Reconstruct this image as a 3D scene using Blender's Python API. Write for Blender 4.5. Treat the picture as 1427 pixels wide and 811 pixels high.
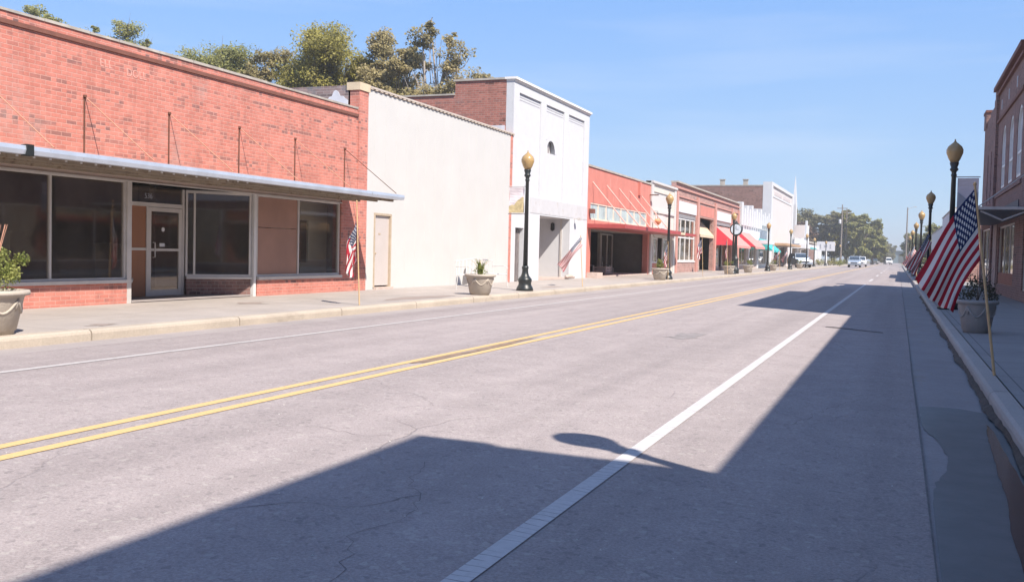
import bpy, bmesh, math, random
from mathutils import Vector, Matrix
PI = math.pi
rad = math.radians
S = bpy.context.scene
C = S.collection
for o in list(bpy.data.objects):
    bpy.data.objects.remove(o)

# ------------------------------------------------------------------ camera
H = 1.3
cd = bpy.data.cameras.new('camera')
cam = bpy.data.objects.new('camera', cd); C.objects.link(cam)
cd.sensor_width = 36; cd.lens = 36 * 1350 / 1427
cd.clip_start = 0.05; cd.clip_end = 6000
R = Matrix(((0.92858587, -0.03744447, 0.36922378), (0.37034253, 0.02922852, -0.9284353), (0.02397291, 0.99887117, 0.04100847)))
cam.matrix_world = Matrix.Translation((0, 0, H)) @ R.to_4x4()
S.camera = cam
# ------------------------------------------------------------------ light
AZ = Vector((-1, .62, -1.27)).normalized()          # way the sunlight travels
ELEV = math.asin(-AZ.z)
world = bpy.data.worlds.new('World'); S.world = world; world.use_nodes = True
wn = world.node_tree.nodes; wl = world.node_tree.links
bg = wn['Background']
sky = wn.new('ShaderNodeTexSky'); sky.sky_type = 'NISHITA'; sky.sun_disc = False
sky.sun_elevation = ELEV
sx, sy = -AZ.x, -AZ.y                               # towards the sun
sky.sun_rotation = math.atan2(sx, sy)
sky.air_density = 1.0; sky.dust_density = .35; sky.ozone_density = 2.2; sky.altitude = 0
# the sky texture, evened out towards the pale blue of a hazy autumn noon, with thin high streaks of cloud
tc = wn.new('ShaderNodeTexCoord'); sepw = wn.new('ShaderNodeSeparateXYZ'); wl.new(tc.outputs['Generated'], sepw.inputs[0])
rw = wn.new('ShaderNodeValToRGB'); wl.new(sepw.outputs[2], rw.inputs[0])
er = rw.color_ramp.elements; er[0].position = 0; er[0].color = (.315, .44, .58, 1); er[1].position = .5; er[1].color = (.118, .205, .43, 1)
e2 = er.new(.12); e2.color = (.235, .375, .605, 1); e3 = er.new(.28); e3.color = (.150, .305, .635, 1)
mpw = wn.new('ShaderNodeMapping'); mpw.inputs['Scale'].default_value = (1.2, .8, 11); mpw.inputs['Rotation'].default_value = (.12, .05, .3); wl.new(tc.outputs['Generated'], mpw.inputs[0])
nw = wn.new('ShaderNodeTexNoise'); nw.inputs['Scale'].default_value = 1.6; nw.inputs['Detail'].default_value = 5; wl.new(mpw.outputs[0], nw.inputs[0])
rc = wn.new('ShaderNodeValToRGB'); wl.new(nw.outputs[0], rc.inputs[0]); rc.color_ramp.elements[0].position = .52; rc.color_ramp.elements[0].color = (0, 0, 0, 1); rc.color_ramp.elements[1].position = .8; rc.color_ramp.elements[1].color = (.4, .4, .4, 1)
mc = wn.new('ShaderNodeMix'); mc.data_type = 'RGBA'; wl.new(rc.outputs[0], mc.inputs[0]); wl.new(rw.outputs[0], mc.inputs[6]); mc.inputs[7].default_value = (.5, .55, .66, 1)
sc = wn.new('ShaderNodeVectorMath'); sc.operation = 'SCALE'; wl.new(mc.outputs[2], sc.inputs[0]); sc.inputs['Scale'].default_value = 10.
mw = wn.new('ShaderNodeMix'); mw.data_type = 'RGBA'; mw.inputs[0].default_value = .82; wl.new(sky.outputs[0], mw.inputs[6]); wl.new(sc.outputs[0], mw.inputs[7])
wl.new(mw.outputs[2], bg.inputs[0]); bg.inputs[1].default_value = .1
sd = bpy.data.lights.new('sun', 'SUN'); sd.energy = 5.0; sd.angle = rad(.5); sd.color = (1, .915, .82)
sun = bpy.data.objects.new('sun', sd); C.objects.link(sun)
sun.rotation_euler = AZ.to_track_quat('-Z', 'Y').to_euler()
vs = S.view_settings
vs.view_transform = 'Standard'; vs.look = 'None'; vs.gamma = 1; vs.use_curve_mapping = False
vs.exposure = .74
S.render.engine = 'CYCLES'

# ------------------------------------------------------------------ materials
def newmat(n):
    m = bpy.data.materials.new(n); m.use_nodes = True
    return m, m.node_tree.nodes, m.node_tree.links, m.node_tree.nodes['Principled BSDF']
def pos(N): return N.new('ShaderNodeNewGeometry').outputs['Position']
def noise(N, L, vec, scale, detail=4, rough=.6, stretch=None):
    t = N.new('ShaderNodeTexNoise'); t.inputs['Scale'].default_value = scale
    t.inputs['Detail'].default_value = detail; t.inputs['Roughness'].default_value = rough
    if stretch:
        mp = N.new('ShaderNodeMapping'); mp.inputs['Scale'].default_value = stretch
        L.new(vec, mp.inputs[0]); vec = mp.outputs[0]
    L.new(vec, t.inputs['Vector']); return t.outputs['Fac']
def ramp(N, L, fac, stops, const=False):
    r = N.new('ShaderNodeValToRGB'); L.new(fac, r.inputs[0])
    if const: r.color_ramp.interpolation = 'CONSTANT'
    e = r.color_ramp.elements
    while len(e) < len(stops): e.new(.5)
    for k, (p, c) in enumerate(stops):
        e[k].position = p; e[k].color = (*c, 1) if len(c) == 3 else c
    return r.outputs[0]
def g(v): return (v, v, v)
def mix(N, L, fac, a, b, mode='MIX'):
    m = N.new('ShaderNodeMix'); m.data_type = 'RGBA'; m.blend_type = mode
    for s, v in ((0, fac), (6, a), (7, b)):
        if isinstance(v, (int, float)): m.inputs[s].default_value = v
        elif isinstance(v, tuple): m.inputs[s].default_value = (*v, 1)
        else: L.new(v, m.inputs[s])
    return m.outputs[2]
def math_(N, L, op, a, b=None, c=None):
    m = N.new('ShaderNodeMath'); m.operation = op
    for k, v in enumerate((a, b, c)):
        if v is None: continue
        if isinstance(v, (int, float)): m.inputs[k].default_value = v
        else: L.new(v, m.inputs[k])
    return m.outputs[0]
def bump(N, L, B, h, strength, dist=.01):
    b = N.new('ShaderNodeBump'); b.inputs['Strength'].default_value = strength
    b.inputs['Distance'].default_value = dist
    L.new(h, b.inputs['Height']); L.new(b.outputs[0], B.inputs['Normal'])
MC = {}
def mat(name, col, rough=.6, var=.12, scale=3., metal=0., bmp=.0, spec=None, dirt=None, stretch=None):
    if name in MC: return MC[name]
    m, N, L, B = newmat(name)
    p = pos(N)
    f = noise(N, L, p, scale, 5, .65, stretch)
    c1 = tuple(max(0, x * (1 - var)) for x in col); c2 = tuple(min(1, x * (1 + var)) for x in col)
    c = ramp(N, L, f, [(.3, c1), (.7, c2)])
    if dirt:
        f2 = noise(N, L, p, dirt[1], 6, .7, dirt[3] if len(dirt) > 3 else None)
        k = ramp(N, L, f2, [(dirt[2], g(0)), (dirt[2] + .13, g(1))])
        c = mix(N, L, k, c, dirt[0])
    L.new(c, B.inputs['Base Color']); B.inputs['Roughness'].default_value = rough
    B.inputs['Metallic'].default_value = metal
    if spec is not None: B.inputs['Specular IOR Level'].default_value = spec
    if bmp: bump(N, L, B, noise(N, L, p, scale * 9, 4, .7), bmp)
    MC[name] = m; return m
def brick(name, c1, c2, mort, dark=None, grey=(.36, .26, .24), bs=1., wash=None):
    m, N, L, B = newmat(name)
    p = pos(N)
    s = N.new('ShaderNodeSeparateXYZ'); L.new(p, s.inputs[0])
    u = math_(N, L, 'ADD', s.outputs[0], s.outputs[1])
    cb = N.new('ShaderNodeCombineXYZ'); L.new(u, cb.inputs[0]); L.new(s.outputs[2], cb.inputs[1])
    t = N.new('ShaderNodeTexBrick'); L.new(cb.outputs[0], t.inputs[0])
    t.inputs['Scale'].default_value = 1; t.inputs['Brick Width'].default_value = .215 * bs
    t.inputs['Row Height'].default_value = .0725 * bs; t.inputs['Mortar Size'].default_value = .0075 * bs
    t.inputs['Mortar Smooth'].default_value = .25; t.inputs['Bias'].default_value = -.1
    t.inputs['Color1'].default_value = (*c1, 1); t.inputs['Color2'].default_value = (*c2, 1)
    t.inputs['Mortar'].default_value = (*mort, 1)
    c = t.outputs['Color']
    # scattered burnt headers, following the bricks themselves
    v = N.new('ShaderNodeTexWhiteNoise'); v.noise_dimensions = '2D'
    def snap(x, w): return math_(N, L, 'FLOOR', math_(N, L, 'DIVIDE', x, w))
    cb2 = N.new('ShaderNodeCombineXYZ'); L.new(snap(u, .1075 * bs), cb2.inputs[0]); L.new(snap(s.outputs[2], .0725 * bs), cb2.inputs[1])
    L.new(cb2.outputs[0], v.inputs['Vector'])
    band = noise(N, L, cb.outputs[0], 1.1, 4, .6, (.35, 2.6, 1))
    k = math_(N, L, 'MULTIPLY', ramp(N, L, v.outputs['Value'], [(.62, g(0)), (.72, g(1))]), ramp(N, L, band, [(.5, g(.08)), (.66, g(1))]))
    k = math_(N, L, 'MULTIPLY', k, math_(N, L, 'SUBTRACT', 1, t.outputs['Fac']))
    c = mix(N, L, k, c, dark or tuple(x * .35 for x in c1))
    row = math_(N, L, 'MODULO', math_(N, L, 'ADD', snap(s.outputs[2], .0725 * bs), 60.), 6.)      # header courses, every sixth
    kh = math_(N, L, 'MULTIPLY', math_(N, L, 'LESS_THAN', row, .5), ramp(N, L, v.outputs['Value'], [(.35, g(0)), (.5, g(.8))]))
    kh = math_(N, L, 'MULTIPLY', kh, ramp(N, L, noise(N, L, cb.outputs[0], .8, 3, .5, (.5, 1.5, 1)), [(.42, g(0)), (.56, g(1))]))
    kh = math_(N, L, 'MULTIPLY', kh, math_(N, L, 'SUBTRACT', 1, t.outputs['Fac']))
    c = mix(N, L, kh, c, tuple(x * .42 + .05 for x in c1))
    k2 = ramp(N, L, noise(N, L, p, .9, 6, .7), [(.57, g(0)), (.72, g(.55))])
    c = mix(N, L, k2, c, grey)
    kd = math_(N, L, 'MULTIPLY', ramp(N, L, noise(N, L, p, 2.2, 5, .65, (1, 1, .12)), [(.52, g(0)), (.68, g(.45))]), ramp(N, L, noise(N, L, p, .5, 3, .5), [(.4, g(0)), (.6, g(1))]))
    c = mix(N, L, kd, c, tuple(x * .5 for x in c1))
    k3 = ramp(N, L, noise(N, L, p, 5, 5, .7), [(.3, g(.84)), (.7, g(1.12))])
    c = mix(N, L, 1., c, k3, 'MULTIPLY')
    if wash:
        kw = ramp(N, L, noise(N, L, p, wash[1], 6, .65), [(wash[2], g(0)), (wash[2] + .09, g(1))])
        c = mix(N, L, kw, c, wash[0])
    L.new(c, B.inputs['Base Color']); B.inputs['Roughness'].default_value = .85
    h = math_(N, L, 'SUBTRACT', 1, t.outputs['Fac'])
    bump(N, L, B, h, .7, .008)
    return m
def asphalt():
    m, N, L, B = newmat('road_asphalt'); p = pos(N)
    big = noise(N, L, p, .22, 5, .6, (1.6, .5, 1)); mid = noise(N, L, p, 2.2, 5, .7); fine = noise(N, L, p, 70, 3, .8)
    c = ramp(N, L, big, [(.3, (.318, .276, .266)), (.7, (.358, .312, .30))])
    c = mix(N, L, 1., c, ramp(N, L, mid, [(.3, g(.90)), (.7, g(1.08))]), 'MULTIPLY')
    c = mix(N, L, 1., c, ramp(N, L, fine, [(.3, g(.72)), (.7, g(1.24))]), 'MULTIPLY')
    v = N.new('ShaderNodeTexVoronoi'); v.inputs['Scale'].default_value = 34; L.new(p, v.inputs['Vector'])
    sep = N.new('ShaderNodeSeparateColor'); L.new(v.outputs['Color'], sep.inputs[0])
    c = mix(N, L, ramp(N, L, sep.outputs[0], [(.93, g(0)), (.97, g(.30))]), c, (.5, .47, .42))
    c = mix(N, L, ramp(N, L, sep.outputs[1], [(.9, g(0)), (.97, g(.3))]), c, (.12, .11, .11))
    trk = noise(N, L, p, .9, 4, .55, (1.5, .035, 1))
    c = mix(N, L, 1., c, ramp(N, L, trk, [(.34, g(.86)), (.6, g(1.05))]), 'MULTIPLY')
    stn = noise(N, L, p, .8, 6, .7, (1., .8, 1))
    c = mix(N, L, ramp(N, L, stn, [(.60, g(0)), (.75, g(.14))]), c, (.17, .15, .14))
    # cracks
    def cracks(scale, w, lo, dscale):
        d = N.new('ShaderNodeTexNoise'); d.inputs['Scale'].default_value = dscale; d.inputs['Detail'].default_value = 6; L.new(p, d.inputs['Vector'])
        q = mix(N, L, .22, p, d.outputs['Color'], 'LINEAR_LIGHT')
        e = N.new('ShaderNodeTexVoronoi'); e.feature = 'DISTANCE_TO_EDGE'; e.inputs['Scale'].default_value = scale
        L.new(q, e.inputs['Vector'])
        k = ramp(N, L, e.outputs['Distance'], [(0, g(1)), (w, g(0))])
        mk = ramp(N, L, noise(N, L, p, .45, 3, .5), [(lo, g(0)), (lo + .1, g(1))])
        return math_(N, L, 'MULTIPLY', k, mk)
    k = cracks(.55, .006, .52, 1.3)
    c = mix(N, L, math_(N, L, 'MULTIPLY', k, .35), c, (.10, .09, .09))
    # small pits, short and dark
    pit = noise(N, L, p, 13, 3, .75, (1.6, 1, 1))
    c = mix(N, L, ramp(N, L, pit, [(.67, g(0)), (.74, g(.4))]), c, (.14, .13, .125))
    L.new(c, B.inputs['Base Color']); B.inputs['Roughness'].default_value = .82
    B.inputs['Specular IOR Level'].default_value = .35
    bump(N, L, B, math_(N, L, 'ADD', fine, math_(N, L, 'MULTIPLY', k, -2.)), .55, .006)
    return m
def concrete(name, col, joint=None, tint=(.5, .42, .3), stain=.6, jx=0.):
    m, N, L, B = newmat(name); p = pos(N)
    c = ramp(N, L, noise(N, L, p, .9, 6, .65), [(.3, tuple(x * .86 for x in col)), (.7, tuple(x * 1.1 for x in col))])
    c = mix(N, L, 1., c, ramp(N, L, noise(N, L, p, 45, 3, .8), [(.3, g(.86)), (.7, g(1.1))]), 'MULTIPLY')
    c = mix(N, L, ramp(N, L, noise(N, L, p, 1.7, 6, .7, (1.2, .4, 1)), [(stain, g(0)), (stain + .12, g(.55))]), c, tuple(x * .55 for x in tint))
    if joint:
        s = N.new('ShaderNodeSeparateXYZ'); L.new(p, s.inputs[0])
        ks = []
        for ax, w, off in ((1, joint, 0.), (0, joint * 1.15, jx)):
            f = math_(N, L, 'FRACT', math_(N, L, 'DIVIDE', math_(N, L, 'ADD', s.outputs[ax], 100. + off), w))
            ks.append(math_(N, L, 'LESS_THAN', f, .014 / w))
        k = math_(N, L, 'MAXIMUM', *ks)
        c = mix(N, L, math_(N, L, 'MULTIPLY', k, .8), c, tuple(x * .35 for x in col))
    L.new(c, B.inputs['Base Color']); B.inputs['Roughness'].default_value = .85
    bump(N, L, B, noise(N, L, p, 60, 3, .8), .35, .004)
    return m
def paint(name, col, under=(.22, .19, .185), wear=.62, ticks=False):
    m, N, L, B = newmat(name); p = pos(N)
    k = ramp(N, L, noise(N, L, p, 6, 7, .8), [(wear, g(0)), (wear + .08, g(.8))])
    c = mix(N, L, k, ramp(N, L, noise(N, L, p, 25, 3, .7), [(.3, tuple(x * .85 for x in col)), (.7, col)]), under)
    if ticks:      # hairline cracks across the thick line
        s = N.new('ShaderNodeSeparateXYZ'); L.new(p, s.inputs[0])
        yy = math_(N, L, 'ADD', s.outputs[1], math_(N, L, 'MULTIPLY', noise(N, L, p, 3, 2, .5), .16))
        f = math_(N, L, 'FRACT', math_(N, L, 'MULTIPLY', yy, 15.))
        kk = math_(N, L, 'MULTIPLY', math_(N, L, 'LESS_THAN', f, .10), ramp(N, L, noise(N, L, p, 4, 3, .6), [(.42, g(0)), (.55, g(.75))]))
        c = mix(N, L, kk, c, tuple(x * .5 for x in under))
    L.new(c, B.inputs['Base Color']); B.inputs['Roughness'].default_value = .75
    return m
def glass(name, tint=(.82, .80, .76), refl=.5):
    m, N, L, B = newmat(name)
    out = N['Material Output']; N.remove(B)
    tr = N.new('ShaderNodeBsdfTransparent'); tr.inputs[0].default_value = (*tint, 1)
    gl = N.new('ShaderNodeBsdfGlossy'); gl.inputs[0].default_value = (.95, .86, .78, 1); gl.inputs['Roughness'].default_value = .03
    lw = N.new('ShaderNodeLayerWeight'); lw.inputs[0].default_value = .5
    f = math_(N, L, 'ADD', math_(N, L, 'MULTIPLY', math_(N, L, 'POWER', lw.outputs['Facing'], 4.), .9), .11)
    b = N.new('ShaderNodeBump'); b.inputs['Strength'].default_value = .04; b.inputs['Distance'].default_value = .02
    L.new(noise(N, L, pos(N), .8, 2, .4), b.inputs['Height']); L.new(b.outputs[0], gl.inputs['Normal'])
    mx = N.new('ShaderNodeMixShader'); L.new(f, mx.inputs[0]); L.new(tr.outputs[0], mx.inputs[1]); L.new(gl.outputs[0], mx.inputs[2])
    df = N.new('ShaderNodeBsdfDiffuse'); df.inputs[0].default_value = (.55, .50, .45, 1)     # film of dust, streaked, also putting pale haze over the dark panes
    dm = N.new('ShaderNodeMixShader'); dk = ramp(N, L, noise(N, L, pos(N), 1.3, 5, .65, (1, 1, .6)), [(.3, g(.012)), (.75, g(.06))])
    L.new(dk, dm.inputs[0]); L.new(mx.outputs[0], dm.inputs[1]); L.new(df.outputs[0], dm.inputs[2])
    L.new(dm.outputs[0], out.inputs[0]); return m
def leafmat(name, cols, scale=.35):
    m, N, L, B = newmat(name); p = pos(N)
    gi = N.new('ShaderNodeNewGeometry')
    c = ramp(N, L, noise(N, L, p, scale, 3, .6), [(.35, cols[0]), (.55, cols[1]), (.72, cols[2])])
    v = ramp(N, L, gi.outputs['Random Per Island'], [(0, g(.6)), (1, g(1.45))])
    c = mix(N, L, 1., c, v, 'MULTIPLY')
    out = N['Material Output']
    L.new(c, B.inputs['Base Color']); B.inputs['Roughness'].default_value = .6
    tl = N.new('ShaderNodeBsdfTranslucent'); L.new(c, tl.inputs[0])
    mx = N.new('ShaderNodeMixShader'); mx.inputs[0].default_value = .42
    L.new(B.outputs[0], mx.inputs[1]); L.new(tl.outputs[0], mx.inputs[2]); L.new(mx.outputs[0], out.inputs[0])
    return m
def flagmat():
    m, N, L, B = newmat('flag_cloth')
    uv = N.new('ShaderNodeUVMap'); s = N.new('ShaderNodeSeparateXYZ'); L.new(uv.outputs[0], s.inputs[0])
    u, v = s.outputs[0], s.outputs[1]         # u along the fly, v from the top edge down
    st = math_(N, L, 'FLOOR', math_(N, L, 'MULTIPLY', v, 13.))
    odd = math_(N, L, 'MODULO', st, 2.)
    c = mix(N, L, odd, (.48, .02, .045), (.80, .78, .76))
    can = math_(N, L, 'MULTIPLY', math_(N, L, 'LESS_THAN', u, .40), math_(N, L, 'LESS_THAN', v, 7 / 13))
    # star grid 11 x 9 half cells, staggered
    gu = math_(N, L, 'MULTIPLY', u, 12 / .40); gv = math_(N, L, 'MULTIPLY', v, 10 / (7 / 13))
    ru = math_(N, L, 'ROUND', gu); rv = math_(N, L, 'ROUND', gv)
    par = math_(N, L, 'LESS_THAN', math_(N, L, 'MODULO', math_(N, L, 'ADD', ru, rv), 2.), .5)
    ins = math_(N, L, 'MULTIPLY', math_(N, L, 'GREATER_THAN', ru, .5), math_(N, L, 'LESS_THAN', ru, 11.5))
    ins = math_(N, L, 'MULTIPLY', ins, math_(N, L, 'MULTIPLY', math_(N, L, 'GREATER_THAN', rv, .5), math_(N, L, 'LESS_THAN', rv, 9.5)))
    # metres in the cloth: 1.22 x .76 m
    dx = math_(N, L, 'MULTIPLY', math_(N, L, 'SUBTRACT', gu, ru), .40 / 12 * 1.22)
    dy = math_(N, L, 'MULTIPLY', math_(N, L, 'SUBTRACT', gv, rv), (7 / 13) / 10 * .76)
    r = math_(N, L, 'SQRT', math_(N, L, 'ADD', math_(N, L, 'MULTIPLY', dx, dx), math_(N, L, 'MULTIPLY', dy, dy)))
    a = math_(N, L, 'ARCTAN2', dx, math_(N, L, 'MULTIPLY', dy, -1.))
    a = math_(N, L, 'ABSOLUTE', math_(N, L, 'SUBTRACT', math_(N, L, 'MODULO', math_(N, L, 'ADD', a, 2 * PI + rad(36)), rad(72)), rad(36)))
    q = math_(N, L, 'ADD', math_(N, L, 'SINE', a), math_(N, L, 'MULTIPLY', math_(N, L, 'SINE', math_(N, L, 'SUBTRACT', rad(36), a)), .45))
    star = math_(N, L, 'LESS_THAN', math_(N, L, 'MULTIPLY', r, q), .0305 * .45 * math.sin(rad(36)))
    star = math_(N, L, 'MULTIPLY', star, math_(N, L, 'MULTIPLY', par, ins))
    c = mix(N, L, can, c, mix(N, L, star, (.025, .04, .13), (.8, .8, .8)))
    L.new(c, B.inputs['Base Color']); B.inputs['Roughness'].default_value = .7
    tl = N.new('ShaderNodeBsdfTranslucent'); L.new(c, tl.inputs[0])
    mx = N.new('ShaderNodeMixShader'); mx.inputs[0].default_value = .35
    L.new(B.outputs[0], mx.inputs[1]); L.new(tl.outputs[0], mx.inputs[2]); L.new(mx.outputs[0], N['Material Output'].inputs[0])
    return m

M = {}
M['brick_red'] = brick('red_brick', (.49, .172, .13), (.57, .215, .165), (.545, .285, .235), dark=(.17, .10, .095), grey=(.42, .27, .24))
M['brick_far'] = brick('old_brown_brick', (.36, .185, .155), (.45, .25, .215), (.45, .36, .33), bs=1.4)
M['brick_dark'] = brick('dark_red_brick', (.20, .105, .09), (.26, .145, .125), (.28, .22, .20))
M['brick_tower'] = brick('tower_side_brick', (.33, .13, .10), (.42, .17, .13), (.36, .24, .21), bs=1.1)
M['brick_stucco'] = brick('patched_grey_wall', (.24, .17, .165), (.33, .25, .24), (.38, .33, .32), wash=((.20, .19, .20), 1.6, .52))
M['salmon'] = mat('salmon_stucco', (.52, .19, .15), .85, .10, 1.6, bmp=.3, dirt=((.62, .40, .34), 2.2, .60, (1, 1.6, .35)))
M['white_panel'] = mat('cream_white_panels', (.55, .54, .52), .55, .03, 1.)
M['white_paint'] = mat('white_painted_masonry', (.55, .56, .58), .8, .04, 2.5, bmp=.5, dirt=((.55, .53, .54), 3.2, .68))
M['white_worn'] = mat('worn_white_plaster', (.51, .51, .53), .85, .05, 2.5, bmp=.6, dirt=((.42, .38, .36), 4.2, .56))
M['white_far'] = mat('white_shopfront_paint', (.58, .59, .61), .8, .05, 1., dirt=((.5, .5, .56), 2.5, .63))
M['cream'] = mat('cream_shopfront_paint', (.58, .545, .49), .8, .06, 1.)
M['pinkwhite'] = mat('pale_pink_render', (.56, .52, .515), .85, .04, .8)
M['cap'] = mat('grey_coping', (.38, .35, .31), .8, .25, 3.)
M['pale_cap'] = mat('pale_pinkish_coping', (.50, .44, .39), .8, .1, 3.)
M['tan_cap'] = mat('tan_stone_cap', (.58, .48, .34), .8, .12, 3.)
M['dark_course'] = mat('dark_brick_course', (.17, .07, .05), .8, .2, 4.)
M['alum'] = mat('dull_aluminium', (.56, .53, .50), .5, .08, 3., metal=.15)
M['galv'] = mat('galvanised_sheet', (.60, .66, .74), .42, .12, 2., metal=.55, dirt=((.35, .33, .33), 5, .62))
M['soffit'] = mat('canopy_underside', (.30, .245, .18), .8, .25, 3., dirt=((.16, .11, .07), 6, .52))
M['plywood'] = mat('orange_plywood', (.30, .135, .07), .7, .12, 1.8, stretch=(1, 1, .2))
M['plywood2'] = mat('brown_board', (.33, .185, .135), .7, .12, 1.2)
M['interior'] = mat('dim_interior', (.34, .30, .27), .9, .2, 1.)
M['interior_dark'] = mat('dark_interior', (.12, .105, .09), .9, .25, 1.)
M['interior_floor'] = mat('dusty_floor', (.20, .17, .15), .7, .2, 2.)
M['roof'] = mat('roof_felt', (.12, .11, .11), .9, .2, 1.)
M['door_tan'] = mat('tan_steel_door', (.50, .45, .425), .5, .04, 2., dirt=((.5, .42, .34), 5, .66))
M['frame_tan'] = mat('weathered_door_frame', (.42, .34, .25), .8, .15, 6.)
M['rust_rod'] = mat('rusty_rod', (.13, .055, .035), .8, .3, 8.)
M['tan_rod'] = mat('peeling_tie_rod', (.48, .25, .17), .8, .2, 8.)
M['pink_rod'] = mat('pale_pink_strut', (.72, .42, .36), .7, .1, 5.)
M['black_iron'] = mat('black_cast_iron', (.018, .022, .022), .38, .2, 12., bmp=.2)
M['globe'] = mat('amber_lamp_globe', (.40, .27, .12), .25, .12, 6.)
M['wood_pole'] = mat('bare_wooden_pole', (.55, .38, .20), .7, .12, 9.)
M['planter'] = mat('cast_stone_planter', (.42, .37, .31), .85, .10, 5., bmp=.5, dirt=((.33, .31, .22), 7, .62))
M['planter_grey'] = mat('grey_cast_stone_planter', (.34, .32, .30), .85, .10, 5., bmp=.5)
M['soil'] = mat('potting_soil', (.07, .05, .035), .95, .3, 20.)
M['white_metal'] = mat('white_metal', (.68, .67, .66), .4, .05, 6.)
M['white_sign'] = mat('white_sign_board', (.62, .62, .64), .5, .03, 3.)
M['red_paint'] = mat('red_fascia', (.37, .06, .055), .5, .12, 4.)
M['red_awning_sunlit'] = mat('red_awning_cloth_sunlit', (.62, .27, .24), .7, .08, 3.)  # red top slope painted pale as if sunlit; same cloth as its sides
M['yellow_awning'] = mat('yellow_awning_cloth', (.60, .47, .33), .7, .12, 3.)
M['red_side'] = mat('bright_red_awning_cloth', (.66, .05, .075), .7, .08, 3.)
M['yellow_side'] = mat('pale_yellow_awning_cloth', (.66, .50, .22), .7, .08, 3.)
M['teal_awning'] = mat('teal_awning_cloth', (.05, .42, .42), .7, .08, 3.)
M['stone'] = mat('pale_stone', (.50, .40, .35), .85, .15, 6., bmp=.4)
M['bark'] = mat('tree_bark', (.16, .13, .10), .9, .3, 4., bmp=.5)
M['pale_bark'] = mat('pale_bark', (.36, .31, .27), .9, .2, 4.)
M['utility'] = mat('utility_pole_wood', (.20, .17, .15), .9, .2, 3.)
M['tyre'] = mat('tyre_rubber', (.02, .02, .02), .8, .1, 9.)
M['rim'] = mat('wheel_rim', (.45, .45, .47), .35, .05, 9., metal=.7)
M['carglass'] = mat('tinted_car_glass', (.04, .06, .09), .08, .1, 3.)
M['car_white'] = mat('white_car_paint', (.74, .75, .77), .25, .02, 3.)
M['car_silver'] = mat('silver_blue_car_paint', (.42, .50, .60), .25, .04, 3., metal=.3)
M['car_dark'] = mat('dark_car_paint', (.10, .11, .10), .25, .05, 3.)
M['chrome'] = mat('grille', (.08, .08, .085), .4, .1, 9.)
M['headlight'] = mat('headlight_lens', (.75, .75, .72), .15, .05, 9.)
M['taillight'] = mat('tail_light_lens', (.45, .03, .02), .2, .05, 9.)
M['water'] = mat('standing_water', (.03, .028, .03), .13, .3, 3., spec=.22, bmp=.015)
M['tar'] = mat('tar_patch', (.085, .07, .065), .8, .25, 12.)
M['brown_stain'] = mat('brown_stain', (.24, .17, .12), .85, .35, 9.)
M['seam'] = mat('gutter_seam', (.14, .13, .125), .8, .3, 9.)
M['kerb_tan'] = concrete('faded_yellow_kerb', (.43, .37, .30), tint=(.35, .3, .25))
M['kerb_grey'] = concrete('grey_kerb', (.40, .37, .34))
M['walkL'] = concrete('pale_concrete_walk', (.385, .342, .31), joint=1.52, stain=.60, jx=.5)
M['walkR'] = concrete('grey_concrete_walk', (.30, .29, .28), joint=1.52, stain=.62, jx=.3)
M['gutter'] = concrete('gutter_concrete', (.30, .275, .27), stain=.55)
M['gutterL'] = concrete('pale_gutter_concrete', (.34, .30, .285), stain=.66)
M['asphalt'] = asphalt()
M['yline'] = paint('yellow_road_paint', (.66, .455, .20))
M['wline'] = paint('white_road_paint', (.58, .56, .55), ticks=True)
M['wthin'] = paint('thin_white_road_paint', (.50, .475, .46), wear=.55)
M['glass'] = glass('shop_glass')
M['glass_pale'] = mat('milky_clerestory_glass', (.40, .52, .52), .2, .25, 1.2)
M['glass_grey'] = mat('grey_blue_window', (.20, .25, .33), .2, .2, 1.)
M['blind'] = mat('white_blinds', (.50, .52, .56), .7, .08, 8., stretch=(1, 1, 5))
M['leaf_green'] = leafmat('olive_leaves', [(.20, .18, .035), (.30, .27, .06), (.38, .33, .09)])
M['leaf_dark'] = leafmat('dark_green_leaves', [(.18, .19, .06), (.27, .27, .09), (.33, .31, .11)])
M['leaf_brown'] = leafmat('browning_leaves', [(.25, .215, .09), (.34, .285, .13), (.40, .325, .16)])
M['leaf_red'] = leafmat('reddish_leaves', [(.08, .05, .035), (.13, .075, .05), (.12, .10, .05)])
M['leaf_far'] = leafmat('far_leaves', [(.12, .115, .05), (.19, .18, .08), (.25, .23, .11)], .15)
M['leaf_plant'] = leafmat('planter_leaves', [(.14, .18, .04), (.28, .30, .08), (.40, .40, .13)], 6)
M['leaf_grey'] = leafmat('dull_planter_leaves', [(.05, .055, .035), (.10, .10, .06), (.16, .14, .09)], 6)
M['flag'] = flagmat()
M['grass'] = mat('rough_grass', (.12, .13, .05), .95, .3, 2.)
M['dirt'] = mat('dry_ground', (.26, .23, .17), .95, .2, .3, dirt=((.12, .13, .05), .2, .5))
M['clock_face'] = mat('clock_face', (.60, .66, .72), .3, .04, 4.)
M['bridge'] = mat('distant_grey_green_steel', (.16, .22, .24), .8, .1, .2)
M['sign_text'] = mat('grey_sign_print', (.35, .36, .40), .6, .1, 4.)
M['banner_art'] = mat('banner_tan_print', (.52, .43, .24), .8, .35, 9.)
M['banner_pink'] = mat('banner_pale_print', (.66, .60, .62), .8, .04, 4.)
M['ghost'] = mat('faded_ghost_lettering', (.58, .31, .26), .9, .15, 9.)
M['tanmetal'] = mat('tan_metal', (.5, .42, .34), .6, .1, 4.)

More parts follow.
